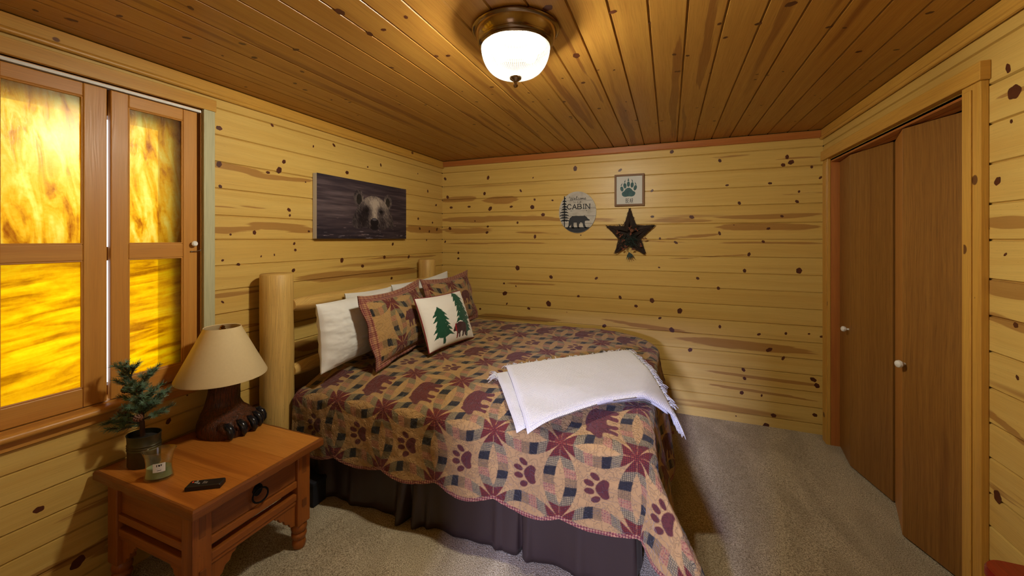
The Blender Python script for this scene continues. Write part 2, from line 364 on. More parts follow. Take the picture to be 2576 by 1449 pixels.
CK= [(1.35, -2.433, 0.011), (1.146, -2.551, 0.019), (1.212, -2.392, 0.011), (1.139, -2.388, 0.017), (1.335, -2.104, 0.011), (1.015, -2.098, 0.011), (0.925, -1.552, 0.007), (0.716, -1.651, 0.007), (0.776, -1.88, 0.007), (0.951, -1.101, 0.011), (1.877, -1.888, 0.022), (1.843, -1.568, 0.015), (1.853, -1.117, 0.013), (1.944, -1.698, 0.007), (2.077, -2.179, 0.013), (1.862, -2.292, 0.019), (1.501, -1.391, 0.009), (1.755, -1.665, 0.007), (1.644, -0.986, 0.009), (1.672, -0.896, 0.009), (1.6, -1.395, 0.007), (1.323, -0.759, 0.009), (1.322, -1.596, 0.007), (2.026, -1.181, 0.007), (2.017, -1.669, 0.007), (2.18, -0.642, 0.007), (2.3, -1.536, 0.009), (2.347, -1.7, 0.009), (2.45, -1.944, 0.009), (2.687, -1.276, 0.007), (2.589, -1.888, 0.011), (2.671, -1.994, 0.019), (2.683, -1.347, 0.007), (2.803, -0.802, 0.007), (2.796, -1.338, 0.007), (2.853, -1.758, 0.011), (3.053, -1.459, 0.011), (3.055, -0.884, 0.007), (3.199, -1.42, 0.011), (3.254, -1.033, 0.009), (3.366, -1.373, 0.015), (2.913, -1.728, 0.009), (2.53, -0.871, 0.007), (3.097, -0.327, 0.007), (2.771, -0.602, 0.007), (0.412, -2.644, 0.015), (0.576, -2.525, 0.015), (0.498, -2.418, 0.013), (0.665, -2.77, 0.013), (0.743, -2.402, 0.015), (0.382, -2.485, 0.007), (0.571, -2.226, 0.011), (0.475, -1.844, 0.009), (0.32, -1.581, 0.007), (0.318, -1.161, 0.007), (0.483, -0.528, 0.007), (0.717, 0.031, 0.009), (0.396, -0.722, 0.007), (0.36, -2.837, 0.013), (0.156, -2.89, 0.017)]
# ------------------------------------------------------------------ the room
W, H, F0, YN = 3.356, 2.36, 0.035, -4.35
BZ_TOP = [2.232, 2.088, 1.944, 1.799, 1.653, 1.521, 1.378, 1.244, 1.114, .982, .853, .727, .597, .478, .349, .230, .108]
BZ_L = [2.232, 2.088, 1.944, 1.799, 1.653, 1.521, 1.378, 1.244, 1.114, .982, .860, .742, .652, .542, .432, .327, .220, .120]

def heart_at(u, z, streaks):
    h = 0.0
    for (u0, z0, u1, z1, hw, st) in streaks:
        if u0 > u1: u0, z0, u1, z1 = u1, z1, u0, z0
        if u < u0 - .12 or u > u1 + .12: continue
        t = min(max((u - u0) / max(u1 - u0, .01), 0), 1); zc = z0 + (z1 - z0) * t
        tap = min(u - u0 + .12, u1 + .12 - u) / min(.45, .3 * (u1 - u0) + .12)
        w_ = hw * (.25 + .65 * min(1, max(0, tap)) ** .7) * (1 + .25 * mnoise.noise((u * 3, zc * 5, 1)))
        zc += .012 * mnoise.noise((u * 1.7, zc * 9, 4))
        d = abs(z - zc) / w_
        h = max(h, st * min(1, max(0, tap * 1.6)) * min(1, max(0, 1.35 - d)))
    return h
def board_wall(mb, pos, zs, u0, u1, openings=(), streaks=(), step=.05, rows=8, rand_heart=0.0):
    """tongue-and-groove boards running along u between the heights zs, V-groove at each joint, cut round openings"""
    for z0, z1 in zip(zs[:-1], zs[1:]):
        cuts = sorted({z0, z1} | {z for o in openings for z in (o[2], o[3]) if z0 < z < z1})
        su, sv = rng.uniform(0, 80), rng.uniform(0, 80)
        for a, b in zip(cuts[:-1], cuts[1:]):
            iv = [(u0, u1)]
            for (ou0, ou1, oz0, oz1) in openings:
                if oz0 <= (a + b) / 2 <= oz1:
                    nx = []
                    for p, q in iv:
                        if ou0 > p: nx.append((p, min(q, ou0)))
                        if ou1 < q: nx.append((max(p, ou1), q))
                    iv = [t for t in nx if t[1] - t[0] > 1e-4]
            pr = []
            lo = a + .006 if a == z0 else a; hi = b - .004 if b == z1 else b
            if a == z0: pr += [(a, -.009), (a + .0015, -.009)]
            nr = max(2, int(rows * (b - a) / .13) + 1)
            pr += [(lo + (hi - lo) * i / nr, 0) for i in range(nr + 1)]
            if b == z1: pr += [(b, -.009)]
            for p, q in iv:
                nu = max(1, int((q - p) / step))
                us = [p + (q - p) * i / nu for i in range(nu + 1)]
                vs = []; hs = []
                for u in us:
                    for z, d in pr:
                        vs.append(pos(u, z, d)); hs.append(heart_at(u, z, streaks) if streaks else 0)
                k = len(pr); fs = []; uvs = []
                for i in range(nu):
                    for j in range(k - 1):
                        f = (i * k + j, (i + 1) * k + j, (i + 1) * k + j + 1, i * k + j + 1); fs.append(f)
                        uvs.append([(us[i] + su, pr[j][0] + sv), (us[i + 1] + su, pr[j][0] + sv), (us[i + 1] + su, pr[j + 1][0] + sv), (us[i] + su, pr[j + 1][0] + sv)])
                mb.add(vs, fs, uvs, 0, heart=hs)
def knots(mb, pos, ks, mat=1):
    for u, z, r in ks:
        n = 22; a = rng.uniform(0, 6.28); el = rng.uniform(.62, 1.0); w1 = rng.uniform(0, 6)
        vs = [pos(u, z, .0006)]
        for i in range(n):
            t = 2 * math.pi * i / n
            rr = r * (1 + .12 * math.sin(2 * t + w1) + .07 * math.sin(5 * t + w1))
            x, y = rr * math.cos(t), rr * el * math.sin(t)
            vs.append(pos(u + x * math.cos(a) - y * math.sin(a), z + x * math.sin(a) + y * math.cos(a), .0004))
        mb.add(vs, [(0, 1 + i, 1 + (i + 1) % n) for i in range(n)], None, mat)
def rand_knots(n, u0, u1, z0, z1, avoid=()):
    o = []
    for _ in range(n):
        u, z = rng.uniform(u0, u1), rng.uniform(z0, z1)
        if any(abs(u - a[0]) < .06 and abs(z - a[1]) < .06 for a in avoid): continue
        o.append((u, z, rng.choice([.004, .005, .006, .009, .013])))
    return o
posL = lambda u, z, d: (d, u, z)
posB = lambda u, z, d: (u, -d, z)
posR = lambda u, z, d: (W - d, u, z)
posN = lambda u, z, d: (u, YN + d, z)
posC = lambda u, z, d: (z, u, H - d)          # ceiling boards run along Y

WIN = (-3.83, -2.351, .815, 2.199)
DOOR = (-1.575, -.155, 0.0, 2.085)
zb = [H] + BZ_TOP + [0.0]
zb = sorted(zb); zl = sorted([H] + BZ_L + [0.0])
for side, pos, zs, u0, u1, op in (('left', posL, zl, YN, 0, [WIN]), ('back', posB, zb, 0, W, []), ('right', posR, zb, YN, 0, [DOOR]), ('near', posN, zb, 0, W, [(1.66, 2.22, .30, 1.45)])):  # the near opening is added, sized to confine the rear daylight to the bed
    mb = MB(); key = side[0].upper()
    board_wall(mb, pos, zs, u0, u1, op, STREAK.get(key, ()), rows=14, step=.04)
    ks = KNOT.get(key, [])
    if key in 'LR':
        ks = ks + rand_knots(26, YN, -1.7, .1, 2.3, ks)
    ks = ks + rand_knots(12 if key == 'B' else 10, u0 + .05, u1 - .05, .05, 2.3, ks)
    if op:
        o = op[0]
        ks = [k for k in ks if not (o[0] - .03 < k[0] < o[1] + .03 and o[2] - .03 < k[1] < o[3] + .03)]
    knots(mb, pos, ks)
    # solid thickness behind the boards, cut round the opening
    q = []
    if op:
        a, b, c, d = op[0]
        q = [(u0 - .1, a, -.05, H + .1), (b, u1 + .1, -.05, H + .1), (a, b, d, H + .1)] + ([(a, b, -.05, c)] if c > 0 else [])
    else: q = [(u0 - .1, u1 + .1, -.05, H + .1)]
    for a, b, c, d in q:
        p, r_ = pos(a, c, -.012), pos(b, d, -.05)
        mb.box(min(p[0], r_[0]), max(p[0], r_[0]), min(p[1], r_[1]), max(p[1], r_[1]), min(p[2], r_[2]), max(p[2], r_[2]), 'z', mat=2)
    struct(mb.build('wall_' + side, [M['pine_wall'], M['knot'], M['groove']], smooth=True, sharp=20))

# ceiling
CZ = [3.259 - .1327 * k for k in range(26)]
cz = sorted([x for x in CZ if .05 < x < W - .03] + [0, W])
mb = MB()
cst = []
for x in cz[:-1]:
    if rng.random() < .5:
        a = rng.uniform(-4.2, -.8); L = rng.uniform(.6, 2.4)
        cst.append((a, x + rng.uniform(.02, .11), a + L, x + rng.uniform(.02, .11), rng.uniform(.012, .03), rng.uniform(.6, 1)))
cst += [(-1.9, 2.30, 0, 2.30, .03, .9), (-2.3, 2.42, -1.2, 2.42, .03, .8), (-2.6, .62, -.4, .66, .03, .9), (-1.4, 1.30, -.5, 1.28, .02, 1), (-1.7, 1.02, -.2, 1.0, .02, .7)]
board_wall(mb, posC, cz, YN, 0, [], cst, rows=6)
knots(mb, posC, [(y, x, r) for x, y, r in CK] + [(rng.uniform(-4.2, -.05), rng.uniform(.05, 3.3), rng.choice([.006, .009, .012])) for _ in range(60)])
mb.box(-.1, W + .1, YN - .1, .1, H + .012, H + .06, 'y', mat=2)
struct(mb.build('ceiling', [M['pine_ceiling'], M['knot'], M['groove']], smooth=True, sharp=20))

# carpet floor
def carpet():
    m, nt, out = new_mat('beige flecked carpet')
    tc = nd(nt, 'TexCoord').outputs['Object']
    n1 = noise(nt, tc, 210, 2, .6); n2 = noise(nt, tc, 120, 3, .6); big = noise(nt, nd(nt, 'Mapping', {'Vector': tc, 'Rotation': (0, 0, .5), 'Scale': (3.6, 1.1, 1)}).outputs[0], 1.3, 2, .5, 1.0)
    r = nd(nt, 'ValToRGB', {0: n1}); e = r.color_ramp.elements
    e[0].position = .3; e[0].color = hexc(104, 86, 60); e[1].position = .72; e[1].color = hexc(246, 234, 204)
    x = r.color_ramp.elements.new(.5); x.color = hexc(206, 188, 154)
    c = mixc(nt, sst(nt, n2, .55, .72, 0, .55), r.outputs[0], hexc(110, 84, 54))
    c = mixc(nt, sst(nt, big, .35, .65, 0, .32), c, hexc(120, 100, 68))
    b = nd(nt, 'Bump', {'Height': math_(nt, 'ADD', n1, math_(nt, 'MULTIPLY', n2, .8)), 'Strength': .9, 'Distance': .008})
    p = bsdf(nt, out, Base_Color=c, Roughness=.95, Specular_IOR_Level=.05, Normal=b.outputs[0]); p.inputs['Sheen Weight'].default_value = .15
    return m
nx, ny = 150, 200
gx, gy = np.meshgrid(np.linspace(-.02, W + .7, nx), np.linspace(YN - .02, .02, ny), indexing='ij')
gz = F0 + .006 * (fbm(gx * 3.1 + gy * 1.2, gy * 1.3 - gx, 5) - .5) + .004 * (fbm(gx * 9, gy * 9, 9) - .5)
struct(grid_obj('floor', np.stack([gx, gy, gz], -1), mat=carpet()))

# crown trim with a rounded lower edge
def crown(name, a, b, axis, side):
    mb = MB(); t = 0.016
    if axis == 'y':
        x0, x1 = (0, t) if side < 0 else (W - t, W)
        mb.box(x0, x1, a, b, H - .068, H - .004, 'y')
        mb.tube([((x1 if side < 0 else x0) - (.004 if side < 0 else -.004), a, H - .066), ((x1 if side < 0 else x0) - (.004 if side < 0 else -.004), b, H - .066)], .012, 12)
    else:
        mb.box(a, b, -t, 0, H - .060, H - .006, 'x')
        mb.tube([(a, -t + .003, H - .058), (b, -t + .003, H - .058)], .006, 10)
    return struct(mb.build(name, M['pine_trim'] if axis == 'y' else M['pine_red'], bevel=.003))
crown('trim_1', YN, 0, 'y', -1); crown('trim_2', .016, W - .016, 'x', 0); crown('trim_3', YN, 0, 'y', 1)

# ------------------------------------------------------------------ window with amber shutter panels
def pane_mat(name, lower):
    m, nt, out = new_mat(name)
    tc = nd(nt, 'TexCoord').outputs['Object']; s = nd(nt, 'SeparateXYZ', {0: tc})
    y, z = s.outputs[1], s.outputs[2]
    if lower:
        v = comb(nt, math_(nt, 'MULTIPLY', y, 4.0), math_(nt, 'ADD', math_(nt, 'MULTIPLY', z, 30.), math_(nt, 'MULTIPLY', y, -4.)))
    else:
        v = comb(nt, math_(nt, 'ADD', math_(nt, 'MULTIPLY', y, 22.), math_(nt, 'MULTIPLY', z, 2.5)), math_(nt, 'MULTIPLY', z, 5.0))
    n = noise(nt, v, 1, 4, .62, .8); n2 = noise(nt, tc, 60, 5, .7, .8)
    f = math_(nt, 'ADD', math_(nt, 'MULTIPLY', n, .8), math_(nt, 'MULTIPLY', n2, .2))
    r = nd(nt, 'ValToRGB', {0: f}); e = r.color_ramp.elements
    if lower:
        e[0].position = .30; e[0].color = (.52, .27, .004, 1); e[1].position = .64; e[1].color = (1, .84, .05, 1)
        x = e.new(.5); x.color = (.95, .63, .012, 1)
    else:
        e[0].position = .30; e[0].color = (.50, .20, .01, 1); e[1].position = .64; e[1].color = (1, .90, .38, 1)
        x = e.new(.46); x.color = (.96, .64, .07, 1)
    b = nd(nt, 'Bump', {'Height': f, 'Strength': .25, 'Distance': .004})
    tr = nd(nt, 'BsdfTranslucent', {'Color': r.outputs[0]})
    rf = nd(nt, 'BsdfRefraction', {'Color': r.outputs[0], 'Roughness': .22, 'IOR': 1.06, 'Normal': b.outputs[0]})
    gl = nd(nt, 'BsdfGlossy', {'Color': (1, .9, .7, 1), 'Roughness': .25, 'Normal': b.outputs[0]})
    m1 = nd(nt, 'MixShader', {0: .55, 1: tr.outputs[0], 2: rf.outputs[0]})
    m2 = nd(nt, 'MixShader', {0: .04, 1: m1.outputs[0], 2: gl.outputs[0]})
    nt.links.new(m2.outputs[0], out.inputs[0]); return m
M['pane_up'] = pane_mat('streaky amber glass upper', False); M['pane_low'] = pane_mat('streaky amber glass lower', True)
M['white'] = plain('white paint', hexc(226, 224, 220), .4)
M['white_porcelain'] = plain('white porcelain', hexc(236, 232, 224), .15)
M['steel'] = plain('worn steel', hexc(150, 140, 125), .3, 1)
M['sash'] = wood('dark outer sash', light=hexc(120, 74, 40), mid=hexc(100, 58, 30), heart=hexc(70, 40, 20), rough=.5)
win = bpy.data.objects.new('window_1', None); C.objects.link(win); win.location = (0, -3.0, .815); struct(win)
y0, y1, z0, z1 = WIN
mb = MB()   # deep reveal
mb.box(-.17, .0, y1 - .004, y1 + .012, z0, z1, 'z'); mb.box(-.17, .0, y0 - .012, y0 + .004, z0, z1, 'z')
mb.box(-.17, .0, y0, y1, z1 - .004, z1 + .012, 'y'); mb.box(-.17, .0, y0, y1, z0 - .012, z0 + .004, 'y')
mb.build('reveal', M['shutter'], win)
mb = MB(); mb.box(0, .02, y1, -2.297, .80, 2.203, 'z'); mb.build('side_casing', M['pine_pale'], win, bevel=.002)
mb = MB(); mb.box(0, .02, y0 - .055, y0, .80, 2.203, 'z'); mb.build('side_casing', M['pine_pale'], win, bevel=.002)
mb = MB(); mb.box(0, .024, y0 - .06, -2.292, 2.203, 2.264, 'y'); mb.build('head_casing', M['pine_trim'], win, bevel=.002)
mb = MB(); mb.box(-.03, .045, y0 - .06, -2.292, .786, .815, 'y'); mb.tube([(.043, y0 - .06, .8), (.043, -2.292, .8)], .0145, 12); mb.build('sill', M['shutter'], win, smooth=True, bevel=.002)
mb = MB(); mb.box(0, .018, y0 - .05, -2.297, .745, .786, 'y'); mb.build('apron', M['shutter'], win, bevel=.002)
mb = MB(); mb.box(-.03, .004, y0 + .004, y1 - .004, 2.183, 2.195, 'y'); mb.build('track', M['white'], win)
# outer sash and mullions, seen dimly through the amber panes
mb = MB()
for a, b in ((y1 - .13, y1), (-3.15, -3.06), (-3.50, -3.42), (y0, y0 + .08)): mb.box(-.12, -.04, a, b, z0, z1, 'z')
mb.box(-.16, -.11, y0, y1, z0, z0 + .045, 'y'); mb.box(-.13, -.05, y0, y1, z1 - .125, z1, 'y'); mb.box(-.13, -.06, y0, y1, 1.43, 1.49, 'y')
mb.build('outer_sash', M['sash'], win)
def shutter(ya, yb, pa, pb, knob=False):
    x0, x1 = -.028, -.002; zb_, zt = .822, 2.180
    sh = MB()
    sh.box(x0, x1, ya, pa, zb_, zt, 'z'); sh.box(x0, x1, pb, yb, zb_, zt, 'z')
    for a, b in ((zb_, .903), (1.435, 1.503), (2.123, zt)): sh.box(x0, x1 - .001, pa, pb, a, b, 'y')
    fr = sh.build('shutter_frame', M['shutter'], win, bevel=.004)
    for a, b, mt in ((.903, 1.435, 'pane_low'), (1.503, 2.123, 'pane_up')):
        p = MB(); p.box(-.018, -.014, pa - .006, pb + .006, a - .006, b + .006, 'z'); p.build('amber_pane', M[mt], fr)
        ch = MB()   # routed moulding round the pane
        for q, g in (((pa - .001, pa + .006, a, b), 'z'), ((pb - .006, pb + .001, a, b), 'z'), ((pa, pb, a - .001, a + .006), 'y'), ((pa, pb, b - .006, b + .001), 'y')):
            ch.box(-.014, -.006, *q, g)
        ch.build('pane_moulding', M['shutter'], fr, bevel=.003)
    if knob:
        k = MB(); k.lathe([(.004, 0), (.005, .008), (.0125, .012), (.014, .02), (.010, .026), (.003, .027), (0, .0262)], n=20, xf=Matrix.Translation((x1, -2.392, 1.502)) @ Matrix.Rotation(R(90), 4, 'Y'))
        k.build('knob', M['white_porcelain'], fr, smooth=True)
        h = MB(); h.tube([(.004, -2.403, 1.462), (.008, -2.385, 1.463), (.016, -2.372, 1.466), (.016, -2.364, 1.470), (.010, -2.362, 1.462)], .0022, 6); h.lathe([(.004, 0), (.004, .006)], c=(.003, -2.40, 1.459), n=10)
        h.build('hook_latch', M['steel'], fr, smooth=True)
shutter(-2.7105, -2.370, -2.648, -2.433, True)
shutter(-3.10, -2.722, -3.02, -2.797)
shutter(-3.46, -3.104, -3.40, -3.18)
shutter(-3.822, -3.466, -3.76, -3.54)

# ------------------------------------------------------------------ closet opening with folding doors
y0, y1, _, zt = DOOR
cs = MB()
cs.box(W - .02, W, y1, -.062, F0 - .03, zt + .024, 'z'); cs.prism([(W - .026, -.075), (W - .02, -.075), (W - .02, -.15), (W - .026, -.15)][::-1], 'z', F0 - .03, zt + .004, 'z')
struct(cs.build('trim_4', M['pine_trim'], bevel=.003))
cs = MB(); cs.box(W - .024, W, y0 - .102, y0, F0 - .03, zt + .024, 'z'); cs.box(W - .03, W - .024, y0 - .06, y0 - .02, F0 - .03, zt + .004, 'z'); struct(cs.build('trim_5', M['pine_trim'], bevel=.004))
cs = MB(); cs.box(W - .032, W, y0 - .112, -.055, zt + .024, zt + .094, 'y'); struct(cs.build('trim_6', M['pine_trim'], bevel=.003))
jb = MB()
jb.box(W, W + .085, y1 - .002, y1 + .02, 0, zt, 'z'); jb.box(W, W + .085, y0 - .02, y0 + .002, 0, zt, 'z'); jb.box(W, W + .085, y0, y1, zt - .002, zt + .02, 'y')
struct(jb.build('trim_7', M['pine_red']))
jb = MB(); jb.box(W + .045, W + .08, y0, y1, zt - .006, zt + .02, 'y'); struct(jb.build('trim_8', M['pine_red']))
cl = MB()
cl.box(W + .68, W + .72, y0 - .3, y1 + .3, 0, H, 'z'); cl.box(W + .05, W + .7, y1 + .1, y1 + .14, 0, H, 'z'); cl.box(W + .05, W + .7, y0 - .14, y0 - .1, 0, H, 'z'); cl.box(W + .05, W + .7, y0 - .2, y1 + .2, H - .02, H + .02, 'y')
struct(cl.build('wall_closet', M['groove']))
def leaf(dr, a, b, zt_, th=.034):
    a = Vector((a[0], a[1], 0)); b = Vector((b[0], b[1], 0)); d = (b - a); L = d.length; d.normalize(); nrm = Vector((d.y, -d.x, 0))
    if nrm.x < 0: nrm = -nrm        # thickness goes into the closet
    xf = Matrix(((d.x, nrm.x, 0, a.x), (d.y, nrm.y, 0, a.y), (0, 0, 1, 0), (0, 0, 0, 1)))
    mb = MB(); mb.box(0, L, 0, th, F0 + .012, zt_, 'z', xf=xf)
    o = mb.build('leaf', M['door'], dr, bevel=.0015)
    return o, xf, L
DZ = 2.076
def folding(name, a, k, b, kz, on_first):
    dr = bpy.data.objects.new(name, None); C.objects.link(dr); dr.location = (k[0], k[1], F0); struct(dr)
    o1, x1, L1 = leaf(dr, a, k, DZ); o2, x2, L2 = leaf(dr, k, b, DZ)
    o1.data.materials[0] = M['door_edge'] if not on_first else M['door']
    o, xf, u = (o1, x1, L1 - .028) if on_first else (o2, x2, .012)
    kn = MB(); kn.lathe([(.006, 0), (.006, .012), (.014, .016), (.0185, .026), (.0165, .036), (.008, .042), (0, .043)], n=24, xf=xf @ Matrix.Translation((u, 0, kz)) @ Matrix.Rotation(R(90), 4, 'X'))
    tag(kn.build('knob', M['white_porcelain'], o, smooth=True), 'white egg shaped knob')
    hn = MB()
    for z in (.3, 1.05, 1.8): hn.tube([(k[0] + .036, k[1] - .002, z - .035), (k[0] + .036, k[1] - .002, z + .035)], .004, 8)
    hn.build('hinge', M['steel'], dr)
    return dr
folding('door_1', (3.404, -.172), (3.366, -.452), (3.440, -.800), .93, True)
folding('door_2', (3.446, -.812), (3.352, -1.108), (3.52, -1.56), .905, False)
mb = MB(); mb.lathe([(.006, -.02), (.006, .009)], c=(3.44, -.70, DZ), n=10); mb.box(3.42, 3.46, -.71, -.69, DZ + .001, DZ + .006, 'x'); struct(mb.build('trim_9', M['steel']))

# unseen box past the near wall, added to confine the cool daylight lamp
hm = plain('light box plaster', hexc(150, 130, 100), .8)
hb = MB(); hb.box(.9, 1.0, -6.9, YN - .06, 0, 2.4, 'z'); hb.box(3.1, 3.2, -6.9, YN - .06, 0, 2.4, 'z'); hb.box(.9, 3.2, -7.0, -6.9, 0, 2.4, 'z'); hb.box(.9, 3.2, -7, YN - .06, 2.4, 2.5, 'y'); hb.box(.9, 3.2, -7, YN, -.05, F0 - .01, 'y')
struct(hb.build('wall_hall', hm))
# ------------------------------------------------------------------ log bed
def log_pts(a, b, n, jit=.004):
    a, b = Vector(a), Vector(b)
    return [a.lerp(b, i / n) + Vector((rng.uniform(-jit, jit), rng.uniform(-jit, jit), rng.uniform(-jit, jit))) for i in range(n + 1)]
bed = thing('log_bed', 'peeled pine log bed with two thick headboard posts and round log rails', 'bed', (.14, -1.24, F0))
for y, r, zt in ((-2.02, .087, 1.315), (-.475, .080, 1.330)):
    mb = MB(); pts = log_pts((.125, y, F0), (.125, y, zt), 12, .002)
    pts = [Vector((p.x, p.y, p.z)) for p in pts]; rr = [r * (1.05 - .06 * i / 12 + rng.uniform(-.008, .008)) for i in range(13)]
    pts += [pts[-1] + Vector((0, 0, .006))]; rr += [r * .93]
    mb.tube(pts, rr, 28); p = mb.build('post', M['log'], bed, smooth=True, sharp=60)
    if y < -1:
        k = MB()
        for z in (1.185, 1.155): k.lathe([(.011, -.004), (.011, .004), (.008, .006)], n=14, xf=Matrix.Translation((.125 + .087 * .92 * .55, y - .087 * .92 * .83, z)) @ Matrix.Rotation(R(34), 4, 'Z') @ Matrix.Rotation(R(90), 4, 'X'))
        k.build('wood_plug', M['knot'], p, smooth=True)
for z, x, r, ye in ((1.128, .165, .044, -.475), (.742, .165, .042, -.50)):
    mb = MB(); pts = log_pts((x, -1.96, z), (x, ye, z + .004), 14, .004); rr = [r * (1 + rng.uniform(-.04, .04)) for _ in pts]
    rr[0] = r * .8; rr[-1] = r * .55; rr[-2] = r * .92; rr[-3] = r * .99
    mb.tube(pts, rr, 20); mb.build('rail', M['log'], bed, smooth=True, sharp=60)
M['black_steel'] = plain('black steel', hexc(30, 30, 34), .45, .8)
for x in (1.0, 1.85):
    mb = MB(); mb.box(x - .02, x + .02, -1.89, -1.85, F0 + .03, .24, 'z'); mb.lathe([(.0, -.012), (.024, -.012), (.024, .012), (0, .012)], n=16, xf=Matrix.Translation((x, -1.87, F0 + .024)) @ Matrix.Rotation(R(90), 4, 'X'))
    mb.build('frame_leg', M['black_steel'], bed)
mb = MB(); mb.box(.13, 2.12, -1.90, -1.86, .20, .24, 'x'); mb.box(.13, 2.12, -.54, -.50, .20, .24, 'x'); mb.box(2.08, 2.12, -1.90, -.5, .20, .24, 'y'); mb.box(.19, 2.12, -1.22, -1.18, .20, .24, 'x')
mb.build('side_rail', M['black_steel'], bed)

def ztop(y): return .70 + (np.asarray(y) + 2.05) * .053
M['sheet'] = plain('white cotton sheet', hexc(222, 216, 204), .85, bump=.3, bscale=300, sheen=.2, spec=.2)
def rounded_block(name, x0, x1, y0, y1, z0, z1, r, mat, tilt=.053, parent=None):
    bm = bmesh.new(); bmesh.ops.create_cube(bm, size=1)
    for v in bm.verts: v.co = Vector(((x0 + x1) / 2 + v.co.x * (x1 - x0), (y0 + y1) / 2 + v.co.y * (y1 - y0), (z0 + z1) / 2 + v.co.z * (z1 - z0)))
    bmesh.ops.bevel(bm, geom=list(bm.edges), offset=r, segments=5, profile=.5, affect='EDGES')
    for v in bm.verts:
        if v.co.z > (z0 + z1) / 2: v.co.z += (v.co.y + 2.05) * tilt
    me = bpy.data.meshes.new(name); bm.to_mesh(me); bm.free(); me.polygons.foreach_set('use_smooth', [True] * len(me.polygons))
    me.materials.append(mat); o = bpy.data.objects.new(name, me); C.objects.link(o)
    if parent: o.parent = parent
    return o
import bmesh
tag(rounded_block('mattress', .215, 2.10, -1.945, -.475, .42, .612, .05, M['sheet']), 'white sheeted mattress showing at the bed head beside the near log post', 'mattress')
tag(rounded_block('box_spring', .215, 2.09, -1.90, -.50, .245, .418, .02, M['sheet'], 0), 'box spring base under the quilted bed, hidden behind the brown skirt', 'box spring')

# brown satin bed skirt with box pleats
def skirt():
    m = plain('brown satin', hexc(56, 42, 36), .36, bump=.1, bscale=60, sheen=0, spec=.5)
    s = np.linspace(0, 1, 520); t = np.linspace(0, 1, 14)
    L1 = 2.13 - .23; L2 = 1.45; tot = L1 + L2
    P = np.zeros((520, 14, 3))
    for i, a in enumerate(s):
        d = a * tot
        if d < L1: base = np.array([.23 + d, -1.925, 0]); n = np.array([0, -1., 0])
        else: base = np.array([2.135, -1.925 + (d - L1), 0]); n = np.array([1., 0, 0])
        x = base[0] if d < L1 else 9 + d
        w = 0
        for c, wd, am in ((.40, .05, .055), (.62, .03, .02), (.955, .03, .05), (1.00, .016, -.06), (1.05, .03, .05), (1.12, .02, .02), (1.50, .02, .02), (1.62, .008, -.05), (1.66, .02, .02), (1.9, .03, .02)):
            w += am * math.exp(-((x - c) / wd) ** 2)
        w += .006 * math.sin(d * 19) + .004 * math.sin(d * 43 + 1)
        for j, b in enumerate(t):
            z = .415 - (.415 - F0 - .008) * b
            P[i, j] = base + n * (w * (b ** 1.2) + .012 * b); P[i, j, 2] = z
    o = grid_obj('bed_skirt', P, mat=m); sd = o.modifiers.new('thick', 'SOLIDIFY'); sd.thickness = .003; sd.offset = 1
    return o
tag(skirt(), 'brown satin pleated bed skirt hanging to the carpet below the bear quilt', 'bed skirt')

